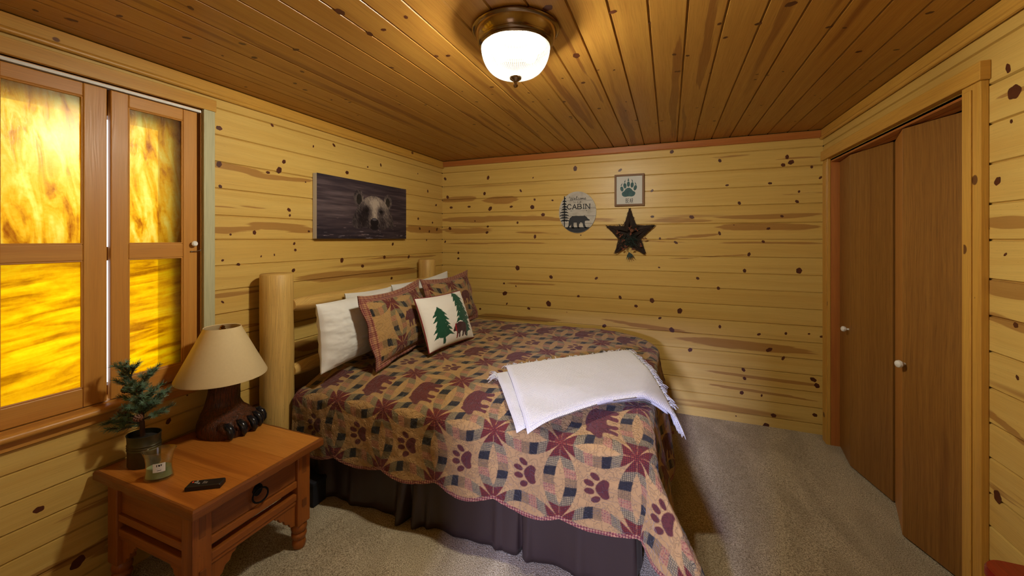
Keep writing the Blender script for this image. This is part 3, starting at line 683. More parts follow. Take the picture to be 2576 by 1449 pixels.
# ------------------------------------------------------------------ quilt: wedding-ring pattern with bears and paws
TAN = np.array([174, 136, 84]) / 255.; BUR = np.array([96, 46, 42]) / 255.; NAVY = np.array([44, 41, 40]) / 255.
GRN = np.array([158, 138, 96]) / 255.; PINKC = np.array([166, 122, 84]) / 255.; TWEED = np.array([150, 118, 76]) / 255.; RED = np.array([124, 44, 36]) / 255.; RDK = np.array([128, 48, 52]) / 255.
TOES = [(-.62, .08, .17, .27, .5), (-.24, .42, .17, .28, .15), (.2, .44, .17, .28, -.15), (.6, .12, .17, .27, -.5)]
PAD = smooth_poly([(-.02, .12), (.28, -.02), (.56, -.36), (.42, -.68), (.12, -.58), (-.12, -.58), (-.42, -.68), (-.56, -.36), (-.3, -.02)], 2)
def quilt_cols(u, v, p, motif, sz=.10):
    """u, v in metres; block centres at integer multiples of p. motif(i,j)-> 0 bear, 1 paw. returns colour and plaid strength"""
    a = u / p; b = v / p; i = np.floor(a + .5); j = np.floor(b + .5); a = a - i; b = b - j
    sh = u.shape
    col = np.broadcast_to(TAN, sh + (3,)).copy(); pl = np.zeros(sh)
    # nearest neighbouring ring
    horiz = np.abs(a) > np.abs(b)
    na = np.where(horiz, np.sign(a), 0); nb_ = np.where(horiz, 0, np.sign(b))
    d0 = np.hypot(a, b); d1 = np.hypot(a - na, b - nb_)
    along = np.where(horiz, b, a); perp = .5 - np.maximum(np.abs(a), np.abs(b))
    lens = perp < .236 * (1 - (2 * along) ** 2)
    arc = lens & ~(perp < .074 * (1 - (along / .31) ** 2))
    cd = np.hypot(np.abs(a) - .5, np.abs(b) - .5)
    sgn = np.where(na + nb_ > 0, 1, -1)
    k = np.clip(np.floor((along * sgn / (.66 - .5 * perp) + .5) * 5), -1, 5)
    seq = [(GRN, .9), (PINKC, 0), (TWEED, .5), (NAVY, .4), (GRN, 1.0)]
    for q, (cc, pp) in enumerate(seq):
        mk = arc & (k == q); col[mk] = cc; pl[mk] = pp
    gx = (np.floor(u / .0055) + 0) % 2; gy = np.floor(v / .0055) % 2
    mk = arc & (k == 1); g = gx * gy
    col[mk] = (PINKC * (1 - g[..., None] * .55) + RDK * g[..., None] * .55)[mk]
    star = arc & ((k < 0) | (k > 4) | (cd < .13))
    star &= ~((perp < .007 * np.clip(cd / .2, .3, 1)) & (cd > .04) & (cd < .23))
    col[star] = RED; pl[star] = .95
    # motifs
    mt = motif(i, j)
    f = -b * p / sz; h = -a * p / sz
    inb = np.maximum(np.abs(a), np.abs(b)) < .45
    bear = inb & (mt == 0) & in_poly(f, h, BEARS)
    col[bear] = BUR
    f = b * p / (sz * .78); h = -a * p / (sz * .78)
    paw = in_poly(f, h, PAD)
    for (x, y, rx, ry, an) in TOES:
        dx, dy = f - x, h - y
        paw |= ((dx * math.cos(an) + dy * math.sin(an)) / rx) ** 2 + ((-dx * math.sin(an) + dy * math.cos(an)) / ry) ** 2 < 1
    paw &= inb & (mt == 1)
    col[paw] = BUR * .95
    return col, pl
def gingham(u, v, s=.0055):
    g = ((np.floor(u / s) % 2) + (np.floor(v / s) % 2)) / 2
    return np.array([186, 140, 100]) / 255. * (1 - g[..., None]) + np.array([104, 34, 44]) / 255. * g[..., None]
M['quilt'] = vcol('quilted cotton patchwork', .85, stip=.6, sheen=.15)

PU, PV = .315, .31
def quilt():
    XE, YE, YF = 2.145, -1.955, -.44
    rows = -2.015            # star row on the near fold
    nu, nv = 860, 780
    S, T = np.meshgrid(np.linspace(0, 1, nu), np.linspace(0, 1, nv), indexing='ij')
    uh0, vf, = .225, -.14
    # hems follow the ring arcs (scallops)
    def scal(x, p): return .5 - .5 * np.cos(2 * np.pi * (x / p)) 
    vcen = rows - PV         # hem star row
    ufoot = 2.13 + 2 * PU
    U = uh0 + S * (ufoot - uh0); V = vf + T * (vcen - vf)
    near = np.sqrt(np.clip(scal(U - 2.13, PU), 0, 1)) * .036
    foot = np.sqrt(np.clip(scal(V - rows, PV), 0, 1)) * .036
    V = V - T ** 6 * near; U = U + S ** 6 * foot
    a = np.maximum(U - XE, 0); b = np.maximum(YE - V, 0); c = np.maximum(V - YF, 0)
    # far foot corner is well rounded
    Rf = .22
    fc = (U > XE - Rf) & (V > YF - Rf)
    qa = np.where(fc, U - (XE - Rf), 0); qc = np.where(fc, V - (YF - Rf), 0); ql = np.hypot(qa, qc)
    e = np.hypot(a, np.where(b > 0, b, c)); ph = np.arctan2(np.where(b > 0, b, c), a + 1e-9)
    e = np.where(fc, np.maximum(ql - Rf, 0), e); ph = np.where(fc, np.arctan2(qc, qa + 1e-9), ph)
    sy = np.where(b > 0, -1., 1.)
    rho = .062; q = rho * np.pi / 2
    cor = np.where(b > 0, np.sin(2 * ph) ** 2, 0)
    wave = .03 * np.sin(V * 11 + 1) * np.where(a > 0, 1, 0) * (np.cos(ph) ** 2) + .012 * np.sin(U * 15) * np.where(b > 0, 1, 0) * np.sin(ph) ** 2
    fl = .03 + .10 * np.where(a > b, np.cos(ph) ** 2, 0) + .62 * cor ** 1.3
    t = np.maximum(e - q, 0)
    hor = np.where(e < q, rho * np.sin(np.minimum(e, q) / rho), rho + t * np.sin(fl)) + wave * np.clip(t / .3, 0, 1)
    drop = np.where(e < q, rho * (1 - np.cos(np.minimum(e, q) / rho)), rho + t * np.cos(fl))
    bx = np.where(fc & (ql > Rf), (XE - Rf) + qa / np.maximum(ql, 1e-6) * Rf, np.minimum(U, XE))
    by = np.where(fc & (ql > Rf), (YF - Rf) + qc / np.maximum(ql, 1e-6) * Rf, np.clip(V, YE, YF))
    X = bx + hor * np.cos(ph) * (e > 0); Y = by + sy * hor * np.sin(ph) * (e > 0)
    zt = ztop(by) - .042 * sstep(-1.70, -1.97, by) - .035 * sstep(1.75, 2.15, bx) * sstep(-1.1, -.5, by) + .012 * (fbm(U * 3, V * 3, 3) - .5) * 1.2 + .010
    zt = zt - .03 * sstep(.5, .2, bx) * sstep(-1.6, -2.0, by)
    Z = zt - drop
    fl_z = F0 + .012
    under = np.maximum(fl_z - Z, 0)
    X = X + under * np.cos(ph) * .9; Y = Y - under * np.sin(ph) * .9 * np.where(b > 0, 1, 0); Z = np.maximum(Z, fl_z + .006 * np.sin(U * 40) ** 2)
    Y = np.minimum(Y, -.03); X = X + .02 * sstep(-1.7, -2.0, V)
    # puckers between the quilting
    P = np.stack([X, Y, Z], -1)
    du = np.gradient(P, axis=0); dv = np.gradient(P, axis=1); N = np.cross(dv, du); N /= np.maximum(np.linalg.norm(N, axis=-1, keepdims=True), 1e-9)
    N *= np.sign(np.where(np.abs(N[..., 2:3]) > .2, N[..., 2:3], 1))
    puff = (.009 * fbm(U * 24, V * 24, 31, 3) - .0045) + .010 * (fbm(U * 6, V * 5, 12, 2) - .4) * np.clip(drop / .1, 0, 1)
    P = P + N * puff[..., None]
    uc = U - (2.13 - PU / 2); vc = V - (rows + PV / 2)
    cols = 0
    for ox, oy in ((-.25, -.25), (.25, -.25), (-.25, .25), (.25, .25)):
        c_, pl = quilt_cols(uc * (PV / PU) + ox * .0032, vc + oy * .0030, PV, lambda i, j: (j % 2), .098); cols = cols + c_ / 4
    edge = (T > 1 - .007) | (S > 1 - .0065)
    cols[edge] = gingham(U, V, .006)[edge]; pl[edge] = 0
    uv = np.stack([U, V], -1)
    o = grid_obj('quilt', P[:, ::-1], cols[:, ::-1], M['quilt'], uv=uv[:, ::-1], attrs={'plaid': pl[:, ::-1]})
    return o
tag(quilt(), 'tan patchwork quilt with burgundy bears, paw prints and interlocking plaid rings spread over the bed', 'quilt')

# ------------------------------------------------------------------ pillows
def pillow(name, c, w, h, th, lean, yaw, mat, colf=None, n=90, m=70, pinch=.06, flange=0, parent=None, seed=0, sag=0, wr=.006, ret=False, roll=0):
    """c: bottom centre; width along +Y-ish, height up, front facing +X; lean tips the top back towards the wall"""
    s = np.linspace(-1, 1, n); t = np.linspace(-1, 1, m); S, T = np.meshgrid(s, t, indexing='ij')
    fs = 1 - 2 * flange / w; ft = 1 - 2 * flange / h
    s2 = np.clip(np.abs(S) / fs, 0, 1); t2 = np.clip(np.abs(T) / ft, 0, 1)
    body = ((1 - s2 ** 2.4) * (1 - t2 ** 2.4)) ** .55
    yy = w / 2 * S * (1 - pinch * (1 - T ** 2)); zz = h / 2 * T * (1 - pinch * 1.2 * (1 - S ** 2))
    out = []
    for sd in (1, -1):
        xx = sd * (th / 2 * body + .004) + wr * (fbm(S * 4 + seed, T * 5 + sd, 40 + seed, 4) - .5) * 2 * np.clip(body * 3, 0.25, 1)
        xx = xx + (.012 * np.sin(S * 9 + seed) * np.sin(T * 7) if flange else 0) * (body < .02)
        P = np.stack([xx, yy, zz + h / 2 - sag * (1 - S ** 2) * (T + 1) / 2], -1)
        out.append(P)
    # weld front and back into one closed grid around the rim
    fr, bk = out
    G = np.concatenate([fr, bk[::-1]], 0)      # goes across the front, round the right edge, back over the rear
    G = np.concatenate([G, G[:1]], 0)
    mid = (fr + bk) / 2
    G[:, 0, 0] = np.concatenate([mid, mid[::-1], mid[:1]], 0)[:, 0, 0]; G[:, -1, 0] = np.concatenate([mid, mid[::-1], mid[:1]], 0)[:, -1, 0]
    ca, sa = math.cos(lean), math.sin(lean)
    x, y, z = G[..., 0], G[..., 1], G[..., 2]
    cr, sr = math.cos(roll), math.sin(roll); y, z = y * cr - z * sr, y * sr + z * cr
    x, z = x * ca - z * sa, x * sa + z * ca
    cy_, sy_ = math.cos(yaw), math.sin(yaw); x, y = x * cy_ - y * sy_, x * sy_ + y * cy_
    P = np.stack([x + c[0], y + c[1], z + c[2]], -1)
    SS = np.concatenate([S, S[::-1], S[:1]], 0) * w / 2; TT = np.concatenate([T, T, T[:1]], 0) * h / 2
    cols = None; at = None
    if colf is not None:
        cols, pl = colf(SS, TT); at = {'plaid': pl}
    return grid_obj(name, P, cols, mat, parent, uv=np.stack([SS, TT], -1), attrs=at)
M['pillow_white'] = plain('white pillowcase cotton', hexc(226, 222, 214), .85, bump=.25, bscale=350, sheen=.25, spec=.2)
wp = 'white pillows against the headboard'
tag(pillow('bed_pillow', (.398, -1.625, .760), .70, .405, .20, R(3), R(3), M['pillow_white'], seed=1, pinch=.05, roll=R(2), wr=.012), 'white pillow at the near end of the headboard, next to the near log post', 'pillow', wp)
tag(pillow('bed_pillow', (.249, -1.33, .80), .58, .36, .06, R(1), 0, M['pillow_white'], seed=2, pinch=.06), 'white pillow tucked behind another white pillow, top edge showing under the log rail', 'pillow', wp)
tag(pillow('bed_pillow', (.375, -.83, .792), .74, .415, .15, R(6), R(-4), M['pillow_white'], seed=3, pinch=.08, roll=R(4), wr=.012), 'white pillow behind the far quilted sham, its corner rising by the far log post', 'pillow', wp)
def sham_cols(y0):
    def f(s, t):
        col, pl = quilt_cols(-t + .01, s + y0, .30, lambda i, j: np.where((i == 0) & (j == 0), 0, 2), .085)
        e = (np.abs(s) > .70 / 2 - .045) | (np.abs(t) > .462 / 2 - .042)
        col[e] = gingham(s, t, .0062)[e]; pl[e] = 0
        return col, pl
    return f
sg = 'quilted shams on the bed'
tag(pillow('pillow_sham', (.64, -1.455, .757), .70, .465, .15, R(15), R(4), M['quilt'], sham_cols(-.03), 150, 120, .05, .03, seed=5, sag=.02, roll=R(3)), 'quilted bear pillow sham with red checked border, the one nearer the lamp', 'pillow', sg)
tag(pillow('pillow_sham', (.615, -.74, .788), .70, .455, .14, R(15), R(-3), M['quilt'], sham_cols(-.12), 150, 120, .05, .03, seed=6, sag=.02, roll=R(2)), 'quilted bear pillow sham standing near the back wall behind the white bear cushion', 'pillow', sg)
# white cushion with green trees and a bear
def tree_poly(x, y, w, h, seed):
    rr = random.Random(seed); L = []; n = 6
    for i in range(n):
        f = (i + 1) / n; L += [(w * (.18 + .36 * f) * rr.uniform(.85, 1.1), h * (1 - f * .84) + h * .0), (w * (.10 + .2 * f), h * (1 - f * .84) + h * .035)]
    rgt = [(0.0, h)] + L + [(w * .06, h * .15), (w * .06, 0)]
    lft = [(-a * rr.uniform(.85, 1.1), b) for a, b in reversed(rgt[1:])]
    return [(x + a, y + b) for a, b in rgt + lft]
def cushion_cols(s, t):
    col = np.broadcast_to(np.array([232, 226, 216]) / 255., s.shape + (3,)).copy(); pl = np.zeros(s.shape)
    wx = s + .006 * (fbm(s * 60, t * 60, 3) - .5); wy = t + .006 * (fbm(s * 60, t * 60, 8) - .5)
    for tp in (tree_poly(-.125, -.165, .20, .265, 1), tree_poly(.125, -.095, .20, .285, 2), tree_poly(.135, -.165, .14, .20, 3)):
        col[in_poly(wx, wy, tp)] = np.array([24, 74, 52]) / 255.
    sp = vnoise(s * 75, t * 75, 4) > .93
    col[sp & (col[..., 1] < .4)] = np.array([210, 210, 200]) / 255.
    bear = in_poly(-(s - .055) / .085, (t + .10) / .075, BEARS); col[bear] = np.array([66, 34, 34]) / 255.
    col[bear & (np.abs(s + .0 - .004) < .008)] = np.array([150, 30, 34]) / 255.
    return col, pl
M['cushion'] = vcol('white canvas applique', .85, weave=.25, sheen=.2)
cu = thing('throw_cushion', 'square white cushion with green felt trees and a brown bear, leaning on the quilted shams', 'cushion', (.83, -1.21, .764))
pillow('cover', (.842, -1.215, .772), .50, .375, .14, R(21), R(-8), M['cushion'], cushion_cols, 150, 120, .05, 0, cu, seed=9, wr=.004)
def piping():
    c = (.842, -1.215, .772); w, h = .50, .375; P = []
    for k in range(161):
        q = k / 160 * 4; s, t = (-1 + 2 * (q % 1), -1) if q < 1 else (1, -1 + 2 * (q % 1)) if q < 2 else (1 - 2 * (q % 1), 1) if q < 3 else (-1, 1 - 2 * (q % 1)) if q < 4 else (-1, -1)
        y = w / 2 * s * (1 - .05 * (1 - t * t)); z = h / 2 * t * (1 - .06 * (1 - s * s)) + h / 2; x = 0.0
        x, z = x * math.cos(R(21)) - z * math.sin(R(21)), x * math.sin(R(21)) + z * math.cos(R(21))
        x, y = x * math.cos(R(-8)) - y * math.sin(R(-8)), x * math.sin(R(-8)) + y * math.cos(R(-8))
        P.append((x + c[0], y + c[1], z + c[2]))
    mb = MB(); mb.tube(P, .0048, 8, cap=False); return mb.build('piping', plain('dark red piping', hexc(120, 26, 34), .7), cu, smooth=True)
piping()

# ------------------------------------------------------------------ folded white throw blanket
def blanket():
    m, nt, out = new_mat('white woven cotton')
    u, v, uv = uvxy(nt)
    zz = math_(nt, 'ADD', math_(nt, 'MULTIPLY', v, 900.), math_(nt, 'MULTIPLY', math_(nt, 'SINE', math_(nt, 'MULTIPLY', u, 620.)), 1.2))
    hgt = math_(nt, 'ADD', math_(nt, 'SINE', zz), math_(nt, 'MULTIPLY', noise(nt, uv, 160, 3), 1.2))
    b = nd(nt, 'Bump', {'Height': hgt, 'Strength': .7, 'Distance': .002})
    p = bsdf(nt, out, Base_Color=hexc(224, 218, 206), Roughness=.9, Specular_IOR_Level=.15, Normal=b.outputs[0]); p.inputs['Sheen Weight'].default_value = .3
    M['throw'] = m
    th = thing('throw_blanket', 'folded white woven throw blanket with knotted fringe lying across the foot of the bed', 'blanket', (1.85, -1.6, .75))
    def layer(name, A, B, Cc, D, z0, t, seed, par):
        n, k = 120, 90; S, T = np.meshgrid(np.linspace(0, 1, n), np.linspace(0, 1, k), indexing='ij')   # S: far->near, T: left->right
        e = .012
        def surf(S, T):
            x = (A[0] * (1 - S) + D[0] * S) * (1 - T) + (B[0] * (1 - S) + Cc[0] * S) * T
            y = (A[1] * (1 - S) + D[1] * S) * (1 - T) + (B[1] * (1 - S) + Cc[1] * S) * T
            bow = .055 * np.sin(np.pi * T) * S ** 2
            y = y + bow; x = x - bow * .2
            z = ztop(np.clip(y, -1.955, 0)) + .022
            z = z - np.where(y < -1.955, np.maximum(0, 1 - np.sqrt(np.clip(1 - ((-1.955 - y) / .28) ** 2, 0, 1))) * .28, 0)
            z = z - .02 * sstep(-1.75, -2.0, y)
            ox = np.maximum(x - 2.15, 0); z = z - np.minimum(ox, .16) ** 1.35 * 1.45
            return x, y, z
        x, y, z = surf(S, T)
        edge = np.minimum(np.minimum(S, 1 - S) / .06, np.minimum(T, 1 - T) / .03)
        r = np.sqrt(np.clip(1 - (1 - np.clip(edge, 0, 1)) ** 2, 0, 1))
        wob = .010 * (fbm(S * 5, T * 6, seed, 3) - .5)
        top = np.stack([x, y, z + z0 + t * (.45 + .55 * r) + wob], -1); bot = np.stack([x, y, z + z0 + t * (.45 - .45 * r)], -1)
        G = np.concatenate([top, bot[::-1], top[:1]], 0)
        # close the two open ends
        cx_ = (G[:, :1] * .5 + G[::-1, :1] * .5); 
        SS = np.concatenate([S, 1 + S, S[:1]], 0) * .62; TT = np.concatenate([T, T[::-1], T[:1]], 0) * .95
        G[:, 0, 2] = np.concatenate([top[:, 0, 2] * .5 + bot[:, 0, 2] * .5, (top[:, 0, 2] * .5 + bot[:, 0, 2] * .5)[::-1], (top[:1, 0, 2] + bot[:1, 0, 2]) / 2])
        G[:, -1, 2] = np.concatenate([top[:, -1, 2] * .5 + bot[:, -1, 2] * .5, (top[:, -1, 2] * .5 + bot[:, -1, 2] * .5)[::-1], (top[:1, -1, 2] + bot[:1, -1, 2]) / 2])
        grid_obj(name, G, mat=m, parent=par, uv=np.stack([TT, SS], -1))
        def at(s_, t_):
            x, y, z = surf(np.array([s_]), np.array([t_])); return Vector((float(x[0]), float(y[0]), float(z[0]) + z0 + t * .5))
        return at
    low_at = layer('lower_fold', (1.360, -1.63), (1.99, -1.09), (2.265, -1.63), (1.662, -2.085), .004, .032, 3, th)
    top_at = layer('top_fold', (1.402, -1.575), (2.035, -1.075), (2.295, -1.64), (1.718, -2.105), .028, .036, 8, th)
    # fringe: knotted strands along the far and right edges, long tassels at the near right corner
    fr = MB()
    def strand(p, d, L, droop=.02, r=.0016):
        p = Vector(p); d = Vector(d).normalized(); q = Vector((rng.uniform(-.5, .5), rng.uniform(-.5, .5), 0))
        fr.tube([p, p + d * L * .35 + Vector((0, 0, .004)) + q * .006, p + d * L * .7 + Vector((0, 0, -droop * .3)) + q * .014, p + d * L + Vector((0, 0, -droop)) + q * .016], [r * 1.4, r, r, r * .7], 5)
    def edge(at, s0, t0, s1, t1, out_, n, L):
        for k in range(n):
            q = min(max((k + rng.uniform(-.3, .3)) / n, 0), 1); p = at(s0 + (s1 - s0) * q, t0 + (t1 - t0) * q)
            for _ in range(4): strand(p + Vector((rng.uniform(-.006, .006), rng.uniform(-.006, .006), 0)), Vector(out_) + Vector((rng.uniform(-.7, .7), rng.uniform(-.7, .7), rng.uniform(-.1, .3))), L * rng.uniform(.5, 1.1))
    edge(top_at, .005, 0, .005, 1, (-.5, .6, .1), 56, .040)
    edge(top_at, 0, .995, .93, .995, (.9, .4, .1), 56, .040)
    edge(low_at, .0, .005, .12, .005, (-1, -.2, 0), 9, .05)
    for k in range(26):
        p = top_at(.86 + .14 * k / 26, .99)
        for _ in range(6): strand(Vector(p) + Vector((rng.uniform(-.005, .005), rng.uniform(-.006, .006), 0)), (.7, rng.uniform(-.4, .3), -1.2), rng.uniform(.05, .095), .02, .0020)
    tag(fr.build('fringe', m, th, smooth=True), kind='stuff')
    return th
blanket()
# ------------------------------------------------------------------ end table
tb = thing('end_table', 'rustic honey brown wooden end table with drawer, corner brackets and turned feet, under the window', 'table', (.35, -2.49, F0))
TX0, TX1, TY0, TY1, TZ = .022, .690, -2.778, -2.205, .550
mb = MB()
ys = [TY0 + .012, TY0 + .19, TY0 + .37, TY1 - .012]
for q_, (a, b) in enumerate(zip(ys[:-1], ys[1:])): mb.box(TX0 + .012, TX1 - .012, a + .0004, b - .0004, TZ - .034, TZ, 'x', mat=q_ == 2)
tp = mb.build('tabletop', [M['table'], M['table_plank']], tb)
bmx = MB()
xs = [TX0, TX1]
def wob(a, b, n, amp): return [a + (b - a) * i / n for i in range(n + 1)], [rng.uniform(-amp, amp) for _ in range(n + 1)]
prof = []
for (p, q) in (((TX0, TY0), (TX1, TY0)), ((TX1, TY0), (TX1, TY1)), ((TX1, TY1), (TX0, TY1)), ((TX0, TY1), (TX0, TY0))):
    for i in range(16):
        t = i / 16; x = p[0] + (q[0] - p[0]) * t; y = p[1] + (q[1] - p[1]) * t
        w = rng.uniform(-.0025, .0025) if i else 0
        prof.append((x + (w if abs(p[0] - q[0]) < 1e-6 else 0), y + (w if abs(p[1] - q[1]) < 1e-6 else 0)))
n = len(prof); inn = [(min(max(x, TX0 + .012), TX1 - .012), min(max(y, TY0 + .012), TY1 - .012)) for x, y in prof]
rows = [([(x, y) for x, y in inn], TZ - .034), ([(x * .996 + .004 * .35, y * .996 - .004 * 2.49) for x, y in prof], TZ - .036), (prof, TZ - .030), (prof, TZ - .008), ([(x + (.35 - x) * .014, y + (-2.49 - y) * .014) for x, y in prof], TZ), (inn, TZ)]
vs = [(x, y, z) for r_, z in rows for x, y in r_]; fs = []; uvs = []
for i in range(len(rows) - 1):
    for k in range(n):
        f = (i * n + k, i * n + (k + 1) % n, (i + 1) * n + (k + 1) % n, (i + 1) * n + k); fs.append(f)
        hz = (k // 16) % 2 == 0
        uvs.append([((vs[j][0] if hz else vs[j][1]) + k // 16 * 3, (vs[j][1] if hz else vs[j][0]) + vs[j][2]) for j in f])
bmx.add(vs, fs, uvs); bmx.build('top_border', M['table_dark'], tb, smooth=True, sharp=25)
LG = .068
def foot_prof():
    return [(.018, 0), (.027, .004), (.031, .02), (.029, .034), (.024, .042), (.030, .050), (.034, .062), (.034, .070), (.027, .078), (.033, .086), (.036, .098), (.034, .110), (.028, .118), (.026, .124)]
legs = [(TX1 - .055 - LG / 2, TY0 + .03 + LG / 2), (TX1 - .055 - LG / 2, TY1 - .03 - LG / 2), (TX0 + .04 + LG / 2, TY0 + .03 + LG / 2), (TX0 + .04 + LG / 2, TY1 - .03 - LG / 2)]
for x, y in legs:
    mb = MB(); mb.box(x - LG / 2, x + LG / 2, y - LG / 2, y + LG / 2, F0 + .122, TZ - .036, 'z')
    lg = mb.build('leg', M['table_frame'], tb, bevel=.004)
    ft = MB(); ft.lathe(foot_prof(), c=(x, y, F0), n=24); ft.build('turned_foot', M['table_frame'], lg, smooth=True, sharp=50)
    pg = MB(); pg.box(x + LG / 2 - .004, x + LG / 2 + .004, y - .012, y + .012, .240, .278, 'z'); pg.build('peg', M['table_dark'], lg, bevel=.0015)
    pg = MB(); pg.box(x + LG / 2 - .004, x + LG / 2 + .0015, y - .012, y + .012, .40, .505, 'z'); pg.build('tenon', M['table_dark'], lg, bevel=.0015)
lx0, lx1 = TX0 + .04, TX1 - .055; ly0, ly1 = TY0 + .03, TY1 - .03
xf_, yf_ = lx1 - .012, ly0 + .012
mb = MB(); mb.box(lx1 - .03, lx1 - .014, ly0 + LG, ly1 - LG, .378, TZ - .038, 'y'); dw = mb.build('drawer', M['table_dark'], tb, bevel=.003)
yc = (ly0 + ly1) / 2; pl_ = MB()
pl_.prism(smooth_poly([(yc - .024, .455), (yc, .48), (yc + .024, .455), (yc + .018, .43), (yc, .418), (yc - .018, .43)], 1), 'x', lx1 - .016, lx1 - .010); pl_.lathe([(.009, 0), (.011, .006), (.007, .014), (0, .016)], n=14, xf=Matrix.Translation((lx1 - .011, yc, .458)) @ Matrix.Rotation(R(90), 4, 'Y'))
rp = pl_.build('ring_plate', M['black_steel'], dw, smooth=True)
rg_ = MB(); rg_.tube([(lx1 + .006 + .006 * math.sin(t), yc + .030 * math.sin(t), .428 + .030 * math.cos(t)) for t in [2 * math.pi * k / 24 for k in range(25)]], .0038, 8, cap=False); rg_.build('ring_pull', M['black_steel'], dw, smooth=True)
def bracket(side, s):   # scrolled corner bracket outline in (along, z)
    return [(0, .29), (.125, .29), (.125, .275), (.108, .268), (.100, .250), (.086, .246), (.078, .226), (.060, .220), (.050, .196), (.032, .188), (.024, .168), (0, .16)]
for nm, (x0, x1, y0_, y1_), ax in (('front_rail', (lx1 - .05, lx1 - .006, ly0 + LG, ly1 - LG), 'y'), ('rear_rail', (lx0 + .006, lx0 + .05, ly0 + LG, ly1 - LG), 'y'), ('side_rail', (lx0 + LG, lx1 - LG, ly0 + .006, ly0 + .05), 'x'), ('side_rail', (lx0 + LG, lx1 - LG, ly1 - .05, ly1 - .006), 'x')):
    a = MB(); a.box(x0, x1, y0_, y1_, .346, .376, ax); a.box(x0, x1, y0_, y1_, .346 + .001, .352, ax)
    if nm != 'front_rail': a.box(x0 + (.01 if ax == 'y' else 0), x1 - (.01 if ax == 'y' else 0), y0_ + (.01 if ax == 'x' else 0), y1_ - (.01 if ax == 'x' else 0), .376, TZ - .036, ax)
    a.build('apron' if nm != 'front_rail' else 'drawer_rail', M['table_frame'], tb, bevel=.003)
    b = MB(); b.box(x0, x1, y0_, y1_, .285, .315, ax); b.box(x0 + (.014 if ax == 'y' else 0), x1 - (.006 if ax == 'y' else 0), y0_ + (.006 if ax == 'x' else 0), y1_ - (.014 if ax == 'x' else 0), .265, .286, ax)
    st = b.build('stretcher', M['table_frame'], tb, bevel=.004)
    for e in (0, 1):
        c = MB(); pts = bracket(nm, e)
        if ax == 'y':
            o_ = y0_ if e == 0 else y1_; po = [((o_ + p) if e == 0 else (o_ - p), z) for p, z in pts]
            c.prism(po if e == 0 else po[::-1], 'x', x0 + .014, x1 - .012, 'z')
        else:
            o_ = x0 if e == 0 else x1; po = [((o_ + p) if e == 0 else (o_ - p), z) for p, z in pts]
            c.prism(po if e == 0 else po[::-1], 'y', y0_ + .012, y1_ - .014, 'z')
        c.build('bracket', M['table_frame'], st, bevel=.002)

# ------------------------------------------------------------------ bear-foot lamp
def fur_mat():
    m, nt, out = new_mat('carved brown bear fur')
    tc = nd(nt, 'TexCoord').outputs['Object']; s = nd(nt, 'SeparateXYZ', {0: tc})
    v = comb(nt, math_(nt, 'MULTIPLY', s.outputs[0], 150.), math_(nt, 'MULTIPLY', s.outputs[1], 150.), math_(nt, 'MULTIPLY', s.outputs[2], 22.))
    n = noise(nt, v, 1, 3, .6, .6); n2 = noise(nt, tc, 14, 3)
    c = mixc(nt, sst(nt, n, .3, .7), hexc(38, 16, 8), hexc(112, 56, 24)); c = mixc(nt, sst(nt, n2, .4, .7, 0, .6), c, hexc(40, 18, 12))
    b = nd(nt, 'Bump', {'Height': n, 'Strength': .9, 'Distance': .006})
    p = bsdf(nt, out, Base_Color=c, Roughness=.32, Normal=b.outputs[0]); return m
M['fur'] = fur_mat(); M['claw'] = plain('glossy black claw', hexc(22, 24, 30), .2, bump=.15, bscale=90)
lp = thing('table_lamp', 'table lamp with cream cone shade on a carved brown bear foot with black claws', 'lamp', (.215, -2.335, TZ))
fx, fy = math.cos(R(14)), math.sin(R(14)); lo = (.168, -2.325)
def foot_pt(h, t):
    K = [(0, .0, .125, .118, 0), (.03, .0, .128, .124, 0), (.06, -.004, .120, .120, .0), (.085, -.016, .100, .106, .004), (.105, -.034, .080, .090, .010), (.13, -.042, .068, .076, .014), (.19, -.036, .063, .068, .016), (.235, -.028, .064, .064, .016), (.268, -.022, .066, .064, .014), (.272, -.022, .06, .06, .014), (.273, -.022, .001, .001, .014)]
    for a, b in zip(K[:-1], K[1:]):
        if a[0] <= h <= b[0] + 1e-9 and b[0] > a[0]:
            q = (h - a[0]) / (b[0] - a[0]); r = [a[i] + (b[i] - a[i]) * q for i in range(5)]; break
    else: r = K[-2]
    return r
G = []
for h in [0, .012, .03, .045, .06, .075, .09, .105, .12, .135, .15, .17, .19, .21, .235, .255, .268]:
    r = foot_pt(h, 0); row = []
    for k in range(49):
        t = 2 * math.pi * k / 48; ct, st_ = math.cos(t), math.sin(t)
        a = r[1] + r[2] * math.copysign(abs(ct) ** .85, ct); l = r[3] * math.copysign(abs(st_) ** .85, st_) * (1 + .14 * max(ct, 0) * max(0, 1 - h / .12))
        nz = .006 * (mnoise.noise((a * 40, l * 40, h * 25)))
        l -= r[4]; row.append((lo[0] + (a + nz) * fx + l * fy, lo[1] + (a + nz) * fy - l * fx, TZ + .0005 + h))
    G.append(row)
G.append([tuple(sum(p[i] for p in G[-1][:-1]) / 48 + (0, 0, .004)[i] for i in range(3))] * 49)
ft = grid_obj('bear_foot', np.array(G)[:, ::-1], mat=M['fur'], parent=lp); ft.data.set_sharp_from_angle(angle=R(70))
